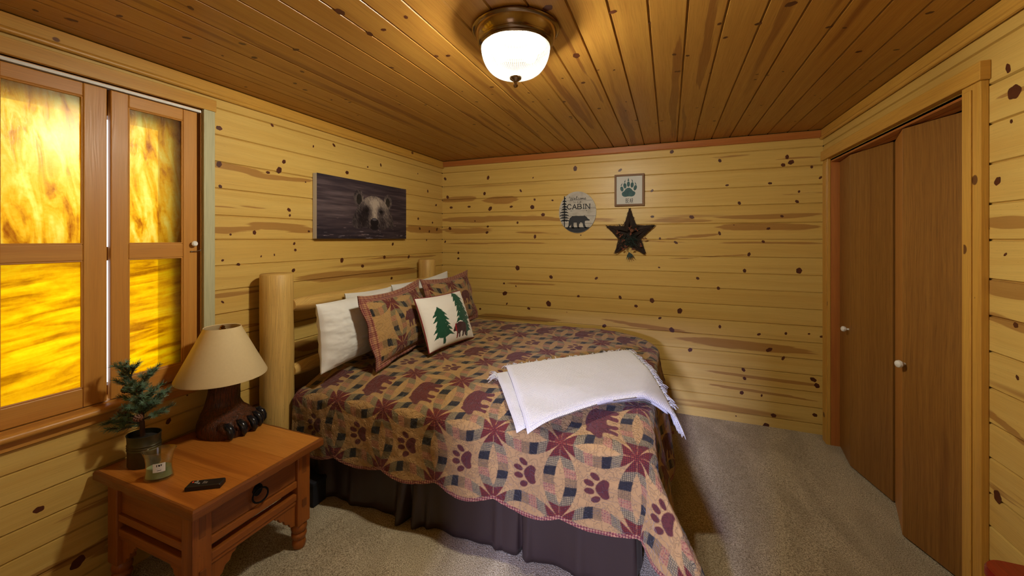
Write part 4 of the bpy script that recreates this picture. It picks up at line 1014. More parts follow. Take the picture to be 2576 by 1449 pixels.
for i in range(5):
    a = (i - 2) * .050; e = .108 - .013 * (abs(i - 2) ** 1.5); o = lambda d, l, h: (lo[0] + d * fx + l * fy, lo[1] + d * fy - l * fx, TZ + h)
    mb = MB(); l = -a
    mb.tube([o(e - .05, l * .85, .050), o(e - .02, l * .92, .054), o(e + .006, l * .97, .050), o(e + .022, l, .040), o(e + .028, l, .026)], [.020, .0255, .0255, .022, .012], 14); mb.build('toe', M['fur'], lp, smooth=True, sharp=80)
    mb = MB(); mb.tube([o(e - .002, l * .98, .071), o(e + .016, l, .068), o(e + .034, l * 1.01, .054), o(e + .043, l * 1.03, .036), o(e + .046, l * 1.04, .020), o(e + .043, l * 1.05, .006)], [.006, .0155, .018, .0165, .0125, .006], 14, sq=(1.0, 1.0)); mb.build('claw', M['claw'], lp, smooth=True, sharp=80)
M['shade'] = None
def shade_mat():
    m, nt, out = new_mat('cream paper lampshade')
    n = noise(nt, nd(nt, 'TexCoord').outputs['Object'], 90, 3)
    c = mixc(nt, sst(nt, n, .3, .7, 0, .12), hexc(234, 210, 160), hexc(212, 184, 134))
    p = nd(nt, 'BsdfPrincipled', {'Base Color': c, 'Roughness': .75, 'Specular IOR Level': .2}); t = nd(nt, 'BsdfTranslucent', {'Color': c})
    mx = nd(nt, 'MixShader', {0: .15, 1: p.outputs[0], 2: t.outputs[0]}); nt.links.new(mx.outputs[0], out.inputs[0]); return m
sc = (.205, -2.375); sz0, sz1, sr0, sr1 = .846, 1.090, .190, .078
mb = MB(); mb.lathe([(sr0, sz0), (sr0 + .001, sz0 + .006), (sr1 + .0005, sz1 - .005), (sr1, sz1), (sr1 - .003, sz1 - .002), (sr0 - .003, sz0 + .001), (sr0, sz0)], c=(sc[0], sc[1], 0), n=64, cap=False); mb.build('lamp_shade', shade_mat(), lp, smooth=True, sharp=60)
M['brass'] = plain('aged brass', hexc(150, 112, 62), .22, 1)
mb = MB(); top_ = (lo[0] - .022 * fx - .014 * fy, lo[1] - .022 * fy + .014 * fx)
mb.tube([(top_[0], top_[1], TZ + .268), (sc[0], sc[1], TZ + .33), (sc[0], sc[1], sz0 + .05)], .010, 12); mb.lathe([(.016, 0), (.018, .02), (.018, .055), (.014, .06)], c=(sc[0], sc[1], sz0 + .01), n=16); mb.build('socket', M['brass'], lp, smooth=True)
mb = MB()
for s_ in (1, -1): mb.tube([(sc[0], sc[1] + s_ * .018, sz0 + .03), (sc[0], sc[1] + s_ * .055, sz0 + .12), (sc[0], sc[1] + s_ * .05, sz1 - .06), (sc[0], sc[1] + s_ * .004, sz1 - .018)], .002, 6)
for k in range(3): t = 2.2 * k + .4; mb.tube([(sc[0], sc[1], sz1 - .018), (sc[0] + (sr1 - .002) * math.cos(t), sc[1] + (sr1 - .002) * math.sin(t), sz1 - .006)], .0018, 6)
mb.build('harp', M['brass'], lp, smooth=True)
mb = MB(); mb.lathe([(.007, 0), (.014, .003), (.014, .008), (.009, .013), (.012, .018), (.006, .024), (0, .025)], c=(sc[0], sc[1], sz1 - .018), n=18); mb.build('finial', M['brass'], lp, smooth=True)
mb = MB(); mb.lathe([(.012, 0), (.022, .03), (.028, .06), (.022, .09), (0, .1)], c=(sc[0], sc[1], sz0 + .065), n=18); mb.build('bulb', plain('unlit frosted bulb', hexc(230, 226, 216), .4), lp, smooth=True)

# ------------------------------------------------------------------ little pine in a metal pot
M['tin'] = plain('weathered dark tin', hexc(84, 82, 62), .38, .75, var=.6)
M['soil'] = plain('dark moss', hexc(34, 30, 24), .95, bump=1, bscale=120)
M['needle'] = plain('dusty green pine needles', hexc(98, 128, 100), .6, var=.5); M['bark'] = plain('dark twig bark', hexc(70, 46, 30), .85, bump=.6, bscale=120)
M['cone'] = plain('brown pine cone', hexc(110, 66, 40), .6, var=.5)
pt = thing('potted_pine', 'small artificial pine tree with cones in an oval weathered tin pot by the window', 'plant', (.148, -2.668, TZ))
pc = (.148, -2.668); xo = Matrix.Translation((pc[0] + .006, pc[1] + .002, TZ + .0005)) @ Matrix.Rotation(R(20), 4, 'Z') @ Matrix.Diagonal((.86, .86, 1, 1))
mb = MB(); prf = [(.0, 0), (.066, 0), (.068, .004)]
for z in (.072, .082, .092): prf += [(.0685, z - .004), (.0715, z), (.0685, z + .004)]
prf += [(.070, .128), (.0725, .131), (.0725, .134), (.069, .134), (.068, .11), (0, .11)]
mb.lathe(prf, n=48, sx=1.05, sy=.80, xf=xo, cap=False); mb.build('pot', M['tin'], pt, smooth=True, sharp=40)
mb = MB(); mb.lathe([(.0675, .112), (.05, .119), (.02, .122), (0, .122)], n=30, sx=1.05, sy=.80, xf=xo, cap=False); mb.build('moss', M['soil'], pt, smooth=True)
cz_ = TZ + .12; tr_ = MB(); trunk = [Vector((pc[0], pc[1], cz_)), Vector((pc[0] + .004, pc[1] - .004, cz_ + .09)), Vector((pc[0] - .004, pc[1] - .006, cz_ + .18)), Vector((pc[0] - .02, pc[1] - .034, cz_ + .27))]
tr_.tube(trunk, [.010, .008, .006, .003], 8)
nd_ = MB(); rr = random.Random(4)
cam = Vector((2.269, -3.659, 1.5)); side = Vector((-.371, -.928, 0)).cross(Vector((0, 0, 1))); rt = Vector((.9286, .371, 0)); fw = Vector((-.371, .9286, 0))
def spray(a, b, n=1):
    tr_.tube([a, a.lerp(b, .5) + Vector((0, 0, .006)), b], [.003, .0022, .001], 5)
    L = (b - a).length; d = (b - a).normalized(); k = int(L / .00055)
    for i in range(k):
        p = a.lerp(b, i / k) + Vector((0, 0, .006 * math.sin(math.pi * i / k)))
        az = rr.uniform(0, 6.283); pr = d.orthogonal().normalized(); q = d.cross(pr)
        nv = (d * rr.uniform(.5, .9) + (pr * math.cos(az) + q * math.sin(az)) * .75).normalized(); l = rr.uniform(.014, .024)
        if i / k < .06: continue
        w_ = d.cross(nv).normalized() * .0008; e = p + nv * l
        nd_.add([p - w_, p + w_, e + w_ * .5, e - w_ * .5], [(0, 1, 2, 3)])
def branch(h, ang, L, rise):
    t = h / .26; i = min(int(t * 3), 2); a = trunk[i].lerp(trunk[i + 1], t * 3 - i)
    dr = rt * math.cos(ang) - fw * math.sin(ang) * .8
    e = a + dr * L + Vector((0, 0, rise * (.9 if math.cos(ang) > .2 else 1))); spray(a, e)
    for f, s_ in ((.35, 1), (.55, -1), (.72, 1)):
        m_ = a.lerp(e, f); sd = Vector((0, 0, 1)).cross(dr).normalized() * s_
        spray(m_, m_ + (dr * .6 + sd * .7).normalized() * L * .42 + Vector((0, 0, rise * .3 + rr.uniform(0, .015))))
for h, ang, L, rise in ((.26, 2.6, .05, .05), (.255, .6, .045, .06), (.25, 1.6, .04, .065), (.2, .3, .075, .08), (.2, -.4, .07, .09), (.19, 2.7, .075, .05), (.17, 1.2, .07, .06), (.16, 4.4, .045, .05), (.15, .0, .075, .06), (.12, 1.4, .06, .05), (.16, 2.0, .06, .05), (.19, 1.5, .05, .05), (.08, 2.3, .08, .03), (.13, .5, .06, .04), (.1, 1.1, .07, .04), (.22, 2.2, .05, .05), (.14, .8, .09, .06), (.13, 3.3, .08, .03), (.12, -.7, .10, .06), (.1, 1.7, .08, .04), (.09, 5.0, .07, .03), (.07, .1, .11, .045), (.06, 3.1, .13, .005), (.05, 3.6, .15, -.005), (.045, 2.7, .11, .0), (.08, 3.9, .1, .03), (.1, .45, .1, .07)): branch(h, ang, L, rise)
for f in (.5, .8): pass
tr_.build('trunk', M['bark'], pt, smooth=True)
tag(nd_.build('needles', M['needle'], pt), kind='stuff')
for px_, pz_, dep in ((-.040, .235, .03), (-.045, .145, .04), (.035, .125, .055)):
    c = Vector((pc[0], pc[1], cz_)) + rt * px_ + Vector((0, 0, pz_ - .02)) - fw * dep
    mb = MB(); ax = (rt * rr.choice((-1, 1)) + Vector((0, 0, -.3))).normalized()
    mb.tube([c - ax * .016, c - ax * .008, c, c + ax * .009, c + ax * .018], [.004, .009, .0095, .007, .002], 8)
    pr = ax.orthogonal().normalized(); q = ax.cross(pr)
    for i in range(42):
        t = i / 42; an = i * 2.4; rad = .0105 * math.sin(math.pi * (.12 + .84 * t)) + .002; ctr = c + ax * (-.017 + .034 * t); o_ = pr * math.cos(an) + q * math.sin(an); tg = ax.cross(o_)
        mb.add([ctr + o_ * rad * .5 - tg * .003, ctr + o_ * rad * .5 + tg * .003, ctr + o_ * (rad + .004) + tg * .0028 + ax * .004, ctr + o_ * (rad + .004) - tg * .0028 + ax * .004], [(0, 1, 2, 3)])
    mb.build('pine_cone', M['cone'], pt)

# ------------------------------------------------------------------ candle jar
def glass_mat():
    m, nt, out = new_mat('clear thin glass')
    fr = nd(nt, 'LayerWeight', {'Blend': .35}).outputs['Facing']
    t = nd(nt, 'BsdfTransparent', {'Color': (.93, .96, .94, 1)}); g = nd(nt, 'BsdfGlossy', {'Color': (1, 1, 1, 1), 'Roughness': .03})
    mx = nd(nt, 'MixShader', {0: sst(nt, fr, .0, 1, .05, .5), 1: t.outputs[0], 2: g.outputs[0]}); nt.links.new(mx.outputs[0], out.inputs[0]); return m
M['glass'] = glass_mat()
cj = thing('jar_candle', 'half burned green candle in a flared oval glass jar with a white label', 'candle', (.336, -2.702, TZ))
xo = Matrix.Translation((.336, -2.702, TZ + .0005)) @ Matrix.Rotation(R(38), 4, 'Z') @ Matrix.Scale(1.1, 4)
mb = MB(); mb.lathe([(0, 0), (.040, 0), (.046, .004), (.045, .012), (.040, .035), (.040, .06), (.044, .085), (.052, .104), (.0535, .106), (.0505, .104), (.042, .085), (.038, .06), (.038, .035), (.043, .010), (0, .006)], n=48, sx=1, sy=.66, xf=xo, cap=False); mb.build('glass_jar', M['glass'], cj, smooth=True, sharp=60)
mb = MB(); mb.lathe([(0, .008), (.041, .0095), (.0372, .034), (.0372, .044), (.030, .042), (.012, .040), (.004, .0405), (0, .0405)], n=40, sx=1, sy=.65, xf=xo, cap=False); mb.tube([(0, 0, .04), (.001, 0, .052)], .0018, 6, xf=xo); mb.build('wax', plain('sage green wax', hexc(136, 146, 104), .45), cj, smooth=True, sharp=50)
lb = MB(); vs = []; fs = []; LA0, LA1 = -1.72, -.80
def lpos(a, z, o=.0012):
    r_ = .040 + .0008 * ((z - .045) / .02) ** 2 + o; return (r_ * math.cos(a), r_ * .66 * math.sin(a), z)
for i in range(13):
    a = LA0 + (LA1 - LA0) * i / 12; vs += [lpos(a, .034), lpos(a, .066)]
lb.add(vs, [(2 * i, 2 * i + 2, 2 * i + 3, 2 * i + 1) for i in range(12)], None, 0, xo)
lab = lb.build('label', M['white'], cj, smooth=True)
ink = MB()
def lstroke(a0, z0, a1, z1, w):
    for i in range(3):
        f0, f1 = i / 3, (i + 1) / 3; p = [(a0 + (a1 - a0) * f, z0 + (z1 - z0) * f) for f in (f0, f1)]
        if abs(a1 - a0) * .04 > abs(z1 - z0): q = [(p[0][0], p[0][1] - w), (p[1][0], p[1][1] - w), (p[1][0], p[1][1] + w), (p[0][0], p[0][1] + w)]
        else: q = [(p[0][0] - w / .035, p[0][1]), (p[0][0] + w / .035, p[0][1]), (p[1][0] + w / .035, p[1][1]), (p[1][0] - w / .035, p[1][1])]
        ink.add([lpos(a, z, .0017) for a, z in q], [(0, 1, 2, 3)], None, 0, xo)
lc = (LA0 + LA1) / 2
for a0, z0, a1, z1, w in ((-.17, .054, -.17, .062, .0011), (-.05, .062, -.02, .054, .0009), (-.02, .054, .01, .061, .0007), (.01, .061, .04, .054, .0009), (.04, .054, .07, .062, .0007), (.13, .062, .16, .055, .0009), (.16, .055, .19, .062, .0007), (-.25, .048, .25, .048, .0006), (-.22, .0462, .18, .0462, .0004), (-.15, .0405, .15, .0405, .0009)): lstroke(lc + a0, z0, lc + a1, z1, w)
ink.build('lettering', plain('black ink', hexc(30, 30, 30), .7), lab)

# ------------------------------------------------------------------ remote control
rc = thing('remote_control', 'slim black remote control with one orange button near the table edge', 'remote', (.574, -2.668, TZ))
xo = Matrix.Translation((.574, -2.668, TZ + .0005)) @ Matrix.Rotation(R(33), 4, 'Z') @ Matrix.Translation((0, 0, 0))
mb = MB(); mb.prism([(-.062, 0), (.062, 0), (.062, .015), (.058, .018), (-.058, .018), (-.062, .013)][::-1], 'y', -.0215, .0215, xf=xo); mb.build('body', plain('matte black plastic', hexc(24, 22, 24), .4), rc, bevel=.002)
for nm, cols_, pos_ in (('power_button', hexc(230, 70, 40), [(-.047, .008)]), ('button', hexc(150, 150, 150), [(-.037, .004), (-.029, .0), (-.021, -.004), (-.033, .012)])):
    for (x, y) in pos_:
        b = MB(); b.lathe([(.0036, .0175), (.0036, .0195), (.0025, .0202), (0, .0203)], c=(x, y, 0), n=14, xf=xo); b.build(nm, plain(nm, cols_, .5), rc, smooth=True)
b = MB()
for i in range(3): b.box(-.008 + i * .006, -.005 + i * .006, -.008, .010 - i * .003, .0178, .0184, 'y', xf=xo)
b.build('printed_legend', plain('grey print', hexc(130, 120, 112), .6), rc)

# ------------------------------------------------------------------ dark box by the bed, red desk
mb = MB(); mb.box(.235, .44, -2.045, -1.955, F0, .165, 'x'); mb.box(.232, .443, -2.048, -1.952, .150, .172, 'x')
tag(mb.build('storage_box', plain('near black fabric', hexc(22, 22, 30), .8, bump=.3), bevel=.006), 'small dark box on the carpet between the end table leg and the bed skirt', 'box')
dk = thing('desk', 'cherry red wooden desk with rounded corner against the right wall, only its corner in view', 'desk', (3.17, -2.9, F0))
def rrect(x0, x1, y0, y1, r):
    o = []
    for cx_, cy_, a0 in ((x1 - .01, y1 - .01, 0), (x0 + r, y1 - r, 90), (x0 + r, y0 + r, 180), (x1 - .01, y0 + .01, 270)):
        q = .01 if cx_ > x1 - .02 else r
        o += [(cx_ + q * math.cos(R(a0 + 90 * k / 8)), cy_ + q * math.sin(R(a0 + 90 * k / 8))) for k in range(9)]
    return o
mb = MB(); po = rrect(2.965, W - .004, -3.55, -2.335, .05); n = len(po)
ctr = (sum(p[0] for p in po) / n, sum(p[1] for p in po) / n); ins = lambda f: [(p[0] + (ctr[0] - p[0]) * f, p[1] + (ctr[1] - p[1]) * f) for p in po]
rows = [(ins(.02), .722), (po, .728), (po, .742), (ins(.008), .75)]
vs = [(x, y, z) for r_, z in rows for x, y in r_]; fs = [tuple(range(n))[::-1], tuple(range(3 * n, 4 * n))]
for i in range(3): fs += [(i * n + k, i * n + (k + 1) % n, (i + 1) * n + (k + 1) % n, (i + 1) * n + k) for k in range(n)]
mb.add(vs, fs, [[(vs[j][1], vs[j][0] + vs[j][2]) for j in f] for f in fs]); mb.build('desktop', M['cherry'], dk, smooth=True, sharp=30)
mb = MB(); mb.box(3.02, 3.33, -3.5, -2.40, .62, .722, 'y'); mb.build('apron', M['cherry'], dk)
for x, y in ((3.035, -2.42), (3.32, -2.42), (3.035, -3.48), (3.32, -3.48)):
    mb = MB(); mb.tube([(x, y, F0), (x, y, .3), (x, y, .722)], [.016, .02, .028], 14); mb.build('leg', M['cherry'], dk, smooth=True)
# ------------------------------------------------------------------ things on the walls
# bear canvas on the left wall
def canvas():
    y0, y1, z0, z1 = -1.665, -.685, 1.528, 1.978; X = .042
    th = thing('canvas_picture', 'dark stretched canvas print of a bear swimming, hung on the left wall above the headboard', 'picture', (0, (y0 + y1) / 2, (z0 + z1) / 2))
    mb = MB(); mb.box(.003, X - .0005, y0, y1, z0, z1, 'y'); mb.build('stretcher', plain('raw canvas edge', hexc(196, 186, 170), .85, bump=.3, bscale=500), th, bevel=.003)
    n, m = 520, 240; S, T = np.meshgrid(np.linspace(0, 1, n), np.linspace(0, 1, m), indexing='ij')
    asp = (y1 - y0) / (z1 - z0)
    x = (S - .575) * asp; y = T - .5           # units of picture height, origin near the bear's brow line
    base = np.array([66, 54, 60]) / 255.; lightc = np.array([112, 96, 98]) / 255.; dk = np.array([30, 24, 36]) / 255.
    w1 = fbm(S * 5, T * 34, 5, 4); w2 = fbm(S * 16, T * 60, 9, 3)
    lum = .45 + 1.0 * (w1 - .5) + .25 * np.exp(-((S - .2) / .25) ** 2 - ((T - .55) / .3) ** 2)
    lum = lum - .25 * sstep(.35, .0, T) + .9 * sstep(.66, .75, w2) * sstep(.45, .2, T) + .8 * sstep(.64, .72, w2) * sstep(.8, .95, S) * sstep(.5, .8, T)
    def mixl(l): 
        l = np.clip(l, 0, 1)[..., None]; return np.where(l < .5, dk + (base - dk) * l * 2, base + (lightc - base) * (l - .5) * 2)
    col = mixl(lum)
    # head silhouette
    hx, hy = x, y
    fur = .02 * (fbm(S * 90, T * 45, 21, 3) - .5)
    head = ((hx / (.44 + .10 * sstep(.12, -.25, hy))) ** 2 + ((hy + .14) / .41) ** 2 + fur * 4) < 1
    head &= hy > -.31 + .02 * np.sin(hx * 20)
    ears = np.zeros_like(head); inner = np.zeros_like(head)
    for ex, ey, er in ((-.385, .20, .115), (.375, .195, .11)):
        ears |= (((hx - ex) / er) ** 2 + ((hy - ey) / (er * 1.25)) ** 2 + fur * 14) < 1
        inner |= (((hx - ex * .97) / (er * .55)) ** 2 + ((hy - ey + .02) / (er * .8)) ** 2 + fur * 8) < 1
    hair = fbm(S * 120 + T * 30, T * 30, 33, 3)
    G = lambda cx, cy, sx, sy: np.exp(-((hx - cx) / sx) ** 2 - ((hy - cy) / sy) ** 2)
    # pale brow and muzzle, dark wet cheeks
    pale = .30 + .62 * G(.0, .17, .36, .13) + .55 * G(.01, .0, .085, .20) + .42 * G(.0, -.15, .12, .10) + .30 * G(.30, -.02, .12, .22)
    pale -= .42 * G(-.20, .0, .085, .075) + .40 * G(.19, .0, .075, .06) + .30 * G(-.28, -.14, .14, .16) + .22 * G(.22, -.2, .08, .1) + .25 * G(0, .27, .06, .05)
    pale = np.clip(pale + (hair - .5) * .75, 0, 1)
    fc = np.array([24, 18, 26]) / 255. + (np.array([178, 162, 148]) / 255. - np.array([24, 18, 26]) / 255.) * pale[..., None]
    hm = head | ears
    col[hm] = fc[hm]
    col[inner & ~head] = col[inner & ~head] * .4
    for ex, ey in ((-.195, -.005), (.185, -.005)):
        e = (((hx - ex) / .036) ** 2 + ((hy - ey) / .024) ** 2) < 1; col[e] = np.array([8, 6, 12]) / 255.
    nose = (((hx - .005) / .105) ** 2 + ((hy + .205) / .08) ** 2) < 1; col[nose] = np.array([14, 12, 22]) / 255. + .10 * sstep(-.17, -.13, hy)[nose][:, None]
    nl = nose & (((hx - .005) / .06) ** 2 + ((hy + .155) / .02) ** 2 < 1); col[nl] = np.array([84, 80, 88]) / 255.
    chin = (((hx - .005) / .10) ** 2 + ((hy + .30) / .045) ** 2) < 1; col[chin] = np.array([16, 14, 24]) / 255.
    rip = sstep(.6, .7, fbm(S * 14, T * 40, 77, 3)) * sstep(-.33, -.38, hy) * .25; col = np.clip(col + rip[..., None], 0, 1)
    P = np.stack([np.full(S.shape, X), y0 + S * (y1 - y0), z0 + T * (z1 - z0)], -1)
    grid_obj('printed_front', P, col, vcol('bear photo print', .6, weave=.1, spec=.3), th, uv=np.stack([S, T], -1), attrs={'plaid': np.zeros(S.shape)})
canvas()

# stroke lettering -> flat ribbons
def ribbon(mb, pts, w, pos):
    pts = [Vector(p) for p in pts]
    for a, b in zip(pts[:-1], pts[1:]):
        d = b - a
        if d.length < 1e-6: continue
        n = Vector((-d.y, d.x)).normalized() * w / 2; e = d.normalized() * w * .3
        mb.add([pos(*(a - n - e)), pos(*(b - n + e)), pos(*(b + n + e)), pos(*(a + n - e))], [(0, 1, 2, 3)])
GL = {'A': [[(0, 0), (.5, 1), (1, 0)], [(.2, .38), (.8, .38)]], 'B': [[(0, 0), (0, 1), (.65, 1), (.85, .85), (.85, .66), (.65, .53), (0, .53)], [(.65, .53), (.95, .38), (.95, .16), (.7, 0), (0, 0)]],
      'C': [[(.95, .8), (.75, 1), (.3, 1), (.05, .75), (.05, .25), (.3, 0), (.75, 0), (.95, .2)]], 'E': [[(.9, 1), (0, 1), (0, 0), (.9, 0)], [(0, .52), (.7, .52)]], 'I': [[(.5, 0), (.5, 1)]],
      'N': [[(0, 0), (0, 1), (1, 0), (1, 1)]], 'O': [[(.5, 0), (.1, .2), (.1, .8), (.5, 1), (.9, .8), (.9, .2), (.5, 0)]], 'R': [[(0, 0), (0, 1), (.7, 1), (.9, .8), (.7, .52), (0, .52)], [(.45, .52), (.95, 0)]],
      'T': [[(0, 1), (1, 1)], [(.5, 0), (.5, 1)]], 'U': [[(0, 1), (0, .25), (.25, 0), (.75, 0), (1, .25), (1, 1)]]}
SERIF = {'A': [(0, 0), (1, 0)], 'B': [(0, 0), (0, 1)], 'C': [], 'I': [(.5, 0), (.5, 1)], 'N': [(0, 0), (0, 1), (1, 1)], 'T': [(.5, 0)], 'O': [], 'U': [(0, 1), (1, 1)], 'R': [(0, 0), (.95, 0)], 'E': []}
def word(mb, s, x, y, w, h, gap, lw, pos, serif=0):
    for ch in s:
        if ch == ' ': x += w * .7; continue
        ww = w * (.35 if ch == 'I' else 1)
        for st in GL[ch]: ribbon(mb, [(x + p[0] * ww, y + p[1] * h) for p in st], lw, pos)
        if serif:
            for p in SERIF[ch]: ribbon(mb, [(x + p[0] * ww - serif, y + p[1] * h), (x + p[0] * ww + serif, y + p[1] * h)], lw * .55, pos)
        x += ww + gap
def flat_poly(mb, poly, pos):
    from mathutils.geometry import tessellate_polygon
    t = tessellate_polygon([[Vector((p[0], p[1], 0)) for p in poly]])
    mb.add([pos(*p) for p in poly], [tuple(f) for f in t])

# round welcome sign
def round_sign():
    c = (1.470, 1.777); rx, rz, t = .176, .194, .013
    th = thing('round_sign', 'round pale plank sign with black bear and pine, reading Welcome to our Cabin', 'sign', (c[0], -.008, c[1]))
    m, nt, out = new_mat('whitewashed planks')
    tc = nd(nt, 'TexCoord').outputs['Object']; s = nd(nt, 'SeparateXYZ', {0: tc})
    n = noise(nt, comb(nt, math_(nt, 'MULTIPLY', s.outputs[0], 12.), 0., math_(nt, 'MULTIPLY', s.outputs[2], 90.)), 1, 3); n2 = noise(nt, tc, 14, 3)
    col = mixc(nt, sst(nt, n, .3, .75, 0, .4), hexc(196, 190, 180), hexc(160, 150, 138)); col = mixc(nt, sst(nt, n2, .45, .75, 0, .5), col, hexc(140, 124, 106))
    bsdf(nt, out, Base_Color=col, Roughness=.7)
    mb = MB(); n_ = 72
    vs = [(c[0] + rx * math.cos(2 * math.pi * k / n_), y, c[1] + rz * math.sin(2 * math.pi * k / n_)) for y in (-.001, -t) for k in range(n_)]
    mb.add(vs, [tuple(range(n_)), tuple(range(n_, 2 * n_))[::-1]] + [(k, n_ + k, n_ + (k + 1) % n_, (k + 1) % n_) for k in range(n_)]); mb.build('disc', m, th)
    ik = plain('black sign paint', hexc(20, 24, 34), .6); pos = lambda x, y, *_: (c[0] + x, -t - .0008, c[1] + y)
    gr = MB()
    for z in (.108, .038, -.036, -.108):
        w = rx * math.sqrt(1 - (z / rz) ** 2) - .003; ribbon(gr, [(-w, z), (w, z)], .0022, lambda x, y, *_: (c[0] + x, -t - .0004, c[1] + y))
    gr.build('plank_joint', ik, th)
    bt = MB(); bp = [(-a_ * -1, b_) for a_, b_ in BEARS]
    B2 = [(-.98, -.95), (-.86, -.55), (-.84, -.1), (-.76, .35), (-.55, .62), (-.2, .68), (.2, .64), (.45, .62), (.52, .72), (.6, .62), (.72, .52), (.82, .3), (1.0, .12), (.98, .02), (.72, .02), (.58, -.02), (.56, -.4), (.66, -.78), (.82, -.92), (.6, -.98), (.42, -.7), (.38, -.3), (.22, -.18), (.08, -.4), (.06, -.8), (.22, -.95), (-.06, -.97), (-.12, -.6), (-.14, -.22), (-.4, -.22), (-.42, -.55), (-.36, -.9), (-.3, -.97), (-.58, -.97), (-.64, -.7), (-.62, -.45), (-.78, -.75), (-.82, -.96)]
    flat_poly(bt, [(.010 + x * .108, -.082 + y * .072) for x, y in B2], pos); bt.build('bear_silhouette', ik, th)
    gd = MB(); flat_poly(gd, [(rx * .99 * math.cos(a), rz * .99 * math.sin(a)) for a in [math.pi + .82 + k * (math.pi - 1.64) / 20 for k in range(21)]], pos); gd.build('ground', ik, th)
    tr = MB(); ribbon(tr, [(-.122, -.135), (-.122, .152)], .008, pos)
    rr_ = random.Random(3)
    for i in range(9):
        z = .135 - i * .026; wl = .014 + .0045 * i
        for s_ in (-1, 1):
            w = min(wl * rr_.uniform(.9, 1.25), (rx * math.sqrt(max(0, 1 - (z / rz) ** 2)) - .126) if s_ < 0 else 9); w = max(w, .006)
            flat_poly(tr, [(-.122, z + .008), (-.122 + s_ * w * .5, z + .004), (-.122 + s_ * w, z - .008), (-.122 + s_ * w * .8, z - .013), (-.122 + s_ * w * .55, z - .009), (-.122 + s_ * w * .3, z - .014), (-.122, z - .008)][::(1 if s_ < 0 else -1)], pos)
    tr.build('pine_silhouette', ik, th)
    tx = MB()
    word(tx, 'CABIN', -.094, .030, .037, .044, .0125, .0075, pos, .0075); word(tx, 'TO OUR', -.042, .086, .011, .013, .0045, .002, pos)
    W_ = [[(-.085, .147), (-.080, .158), (-.073, .157), (-.072, .145), (-.068, .126), (-.062, .126), (-.054, .152), (-.052, .128), (-.046, .126), (-.034, .155)],
          [(-.036, .132), (-.022, .139), (-.026, .146), (-.032, .140), (-.031, .129), (-.024, .127), (-.014, .134), (-.004, .158), (-.009, .160), (-.012, .140), (-.010, .128), (-.004, .128), (.003, .134)],
          [(.013, .144), (.006, .144), (.003, .134), (.008, .127), (.016, .131)], [(.026, .143), (.019, .137), (.022, .127), (.030, .129), (.031, .139), (.026, .143), (.036, .139)],
          [(.038, .142), (.039, .127), (.040, .138), (.046, .143), (.048, .128), (.049, .138), (.056, .143), (.058, .128), (.064, .132)], [(.064, .132), (.076, .138), (.073, .145), (.067, .139), (.068, .129), (.076, .127), (.083, .133)]]
    for st in W_: ribbon(tx, [(x * .98 + .004, y - .012 + .0) for x, y in st], .0036, pos)
    ribbon(tx, [(-.055, .012), (.09, .012)], .0014, pos)
    for x in (-.06, -.05): ribbon(tx, [(x - .006, .017), (x, .012), (x - .006, .007)], .002, pos)
    ribbon(tx, [(.083, .016), (.093, .012), (.083, .008)], .002, pos)
    tx.build('lettering', ik, th)
round_sign()

# framed paw print
def paw_frame():
    x0, x1, z0, z1 = 1.811, 2.066, 1.821, 2.104
    th = thing('framed_paw_print', 'square wood framed picture of a teal paw above the word BEAR', 'picture', ((x0 + x1) / 2, -.012, (z0 + z1) / 2))
    fm = wood('grey brown barn wood', light=hexc(140, 106, 76), mid=hexc(110, 80, 56), heart=hexc(90, 62, 42), rough=.6)
    mb = MB(); b = .017
    mb.box(x0, x1, -.028, -.001, z0, z0 + b, 'x'); mb.box(x0, x1, -.028, -.001, z1 - b, z1, 'x'); mb.box(x0, x0 + b, -.028, -.001, z0 + b, z1 - b, 'z'); mb.box(x1 - b, x1, -.028, -.001, z0 + b, z1 - b, 'z')
    mb.build('frame', fm, th, bevel=.002)
    mb = MB(); mb.box(x0 + b, x1 - b, -.014, -.004, z0 + b, z1 - b, 'z'); mb.build('backing_board', plain('off white board', hexc(206, 204, 198), .7), th)
    teal = plain('teal stain', hexc(62, 100, 104), .7, var=.7); k = .255 / 450.; cx_, cz2 = (x0 + x1) / 2, (z0 + z1) / 2
    pos = lambda px, py, *_: (cx_ + (px - 1118) * k, -.0148, cz2 + (345 - py) * k * 1.08)
    pw = MB(); flat_poly(pw, smooth_poly([(1105, 305), (1060, 330), (1040, 362), (1003, 378), (1008, 425), (1050, 445), (1108, 435), (1165, 443), (1205, 420), (1212, 375), (1172, 360), (1150, 325)][::-1], 2), pos)
    for ex, ey, rx, ry, an in ((1006, 325, 24, 38, .25), (1052, 280, 24, 40, .12), (1106, 258, 23, 40, 0), (1162, 272, 24, 40, -.12), (1208, 315, 24, 40, -.3)):
        flat_poly(pw, [(ex + rx * math.cos(t) * math.cos(an) - ry * math.sin(t) * math.sin(-an), ey + rx * math.cos(t) * math.sin(-an) + ry * math.sin(t) * math.cos(an)) for t in [-2 * math.pi * q / 24 for q in range(24)]], pos)
    for tri in ([(985, 278), (1006, 276), (1014, 232)], [(1038, 232), (1058, 232), (1060, 185)], [(1092, 212), (1118, 212), (1106, 162)], [(1158, 224), (1178, 226), (1154, 182)], [(1208, 268), (1230, 272), (1200, 224)]): flat_poly(pw, tri, pos)
    pw.build('paw', teal, th)
    tx = MB(); pos2 = lambda x, y, *_: (cx_ + x, -.0150, z0 + y)
    word(tx, 'BEAR', -.029, .028, .0105, .038, .0062, .0032, pos2); tx.build('lettering', plain('black ink on board', hexc(36, 38, 40), .7), th)
paw_frame()

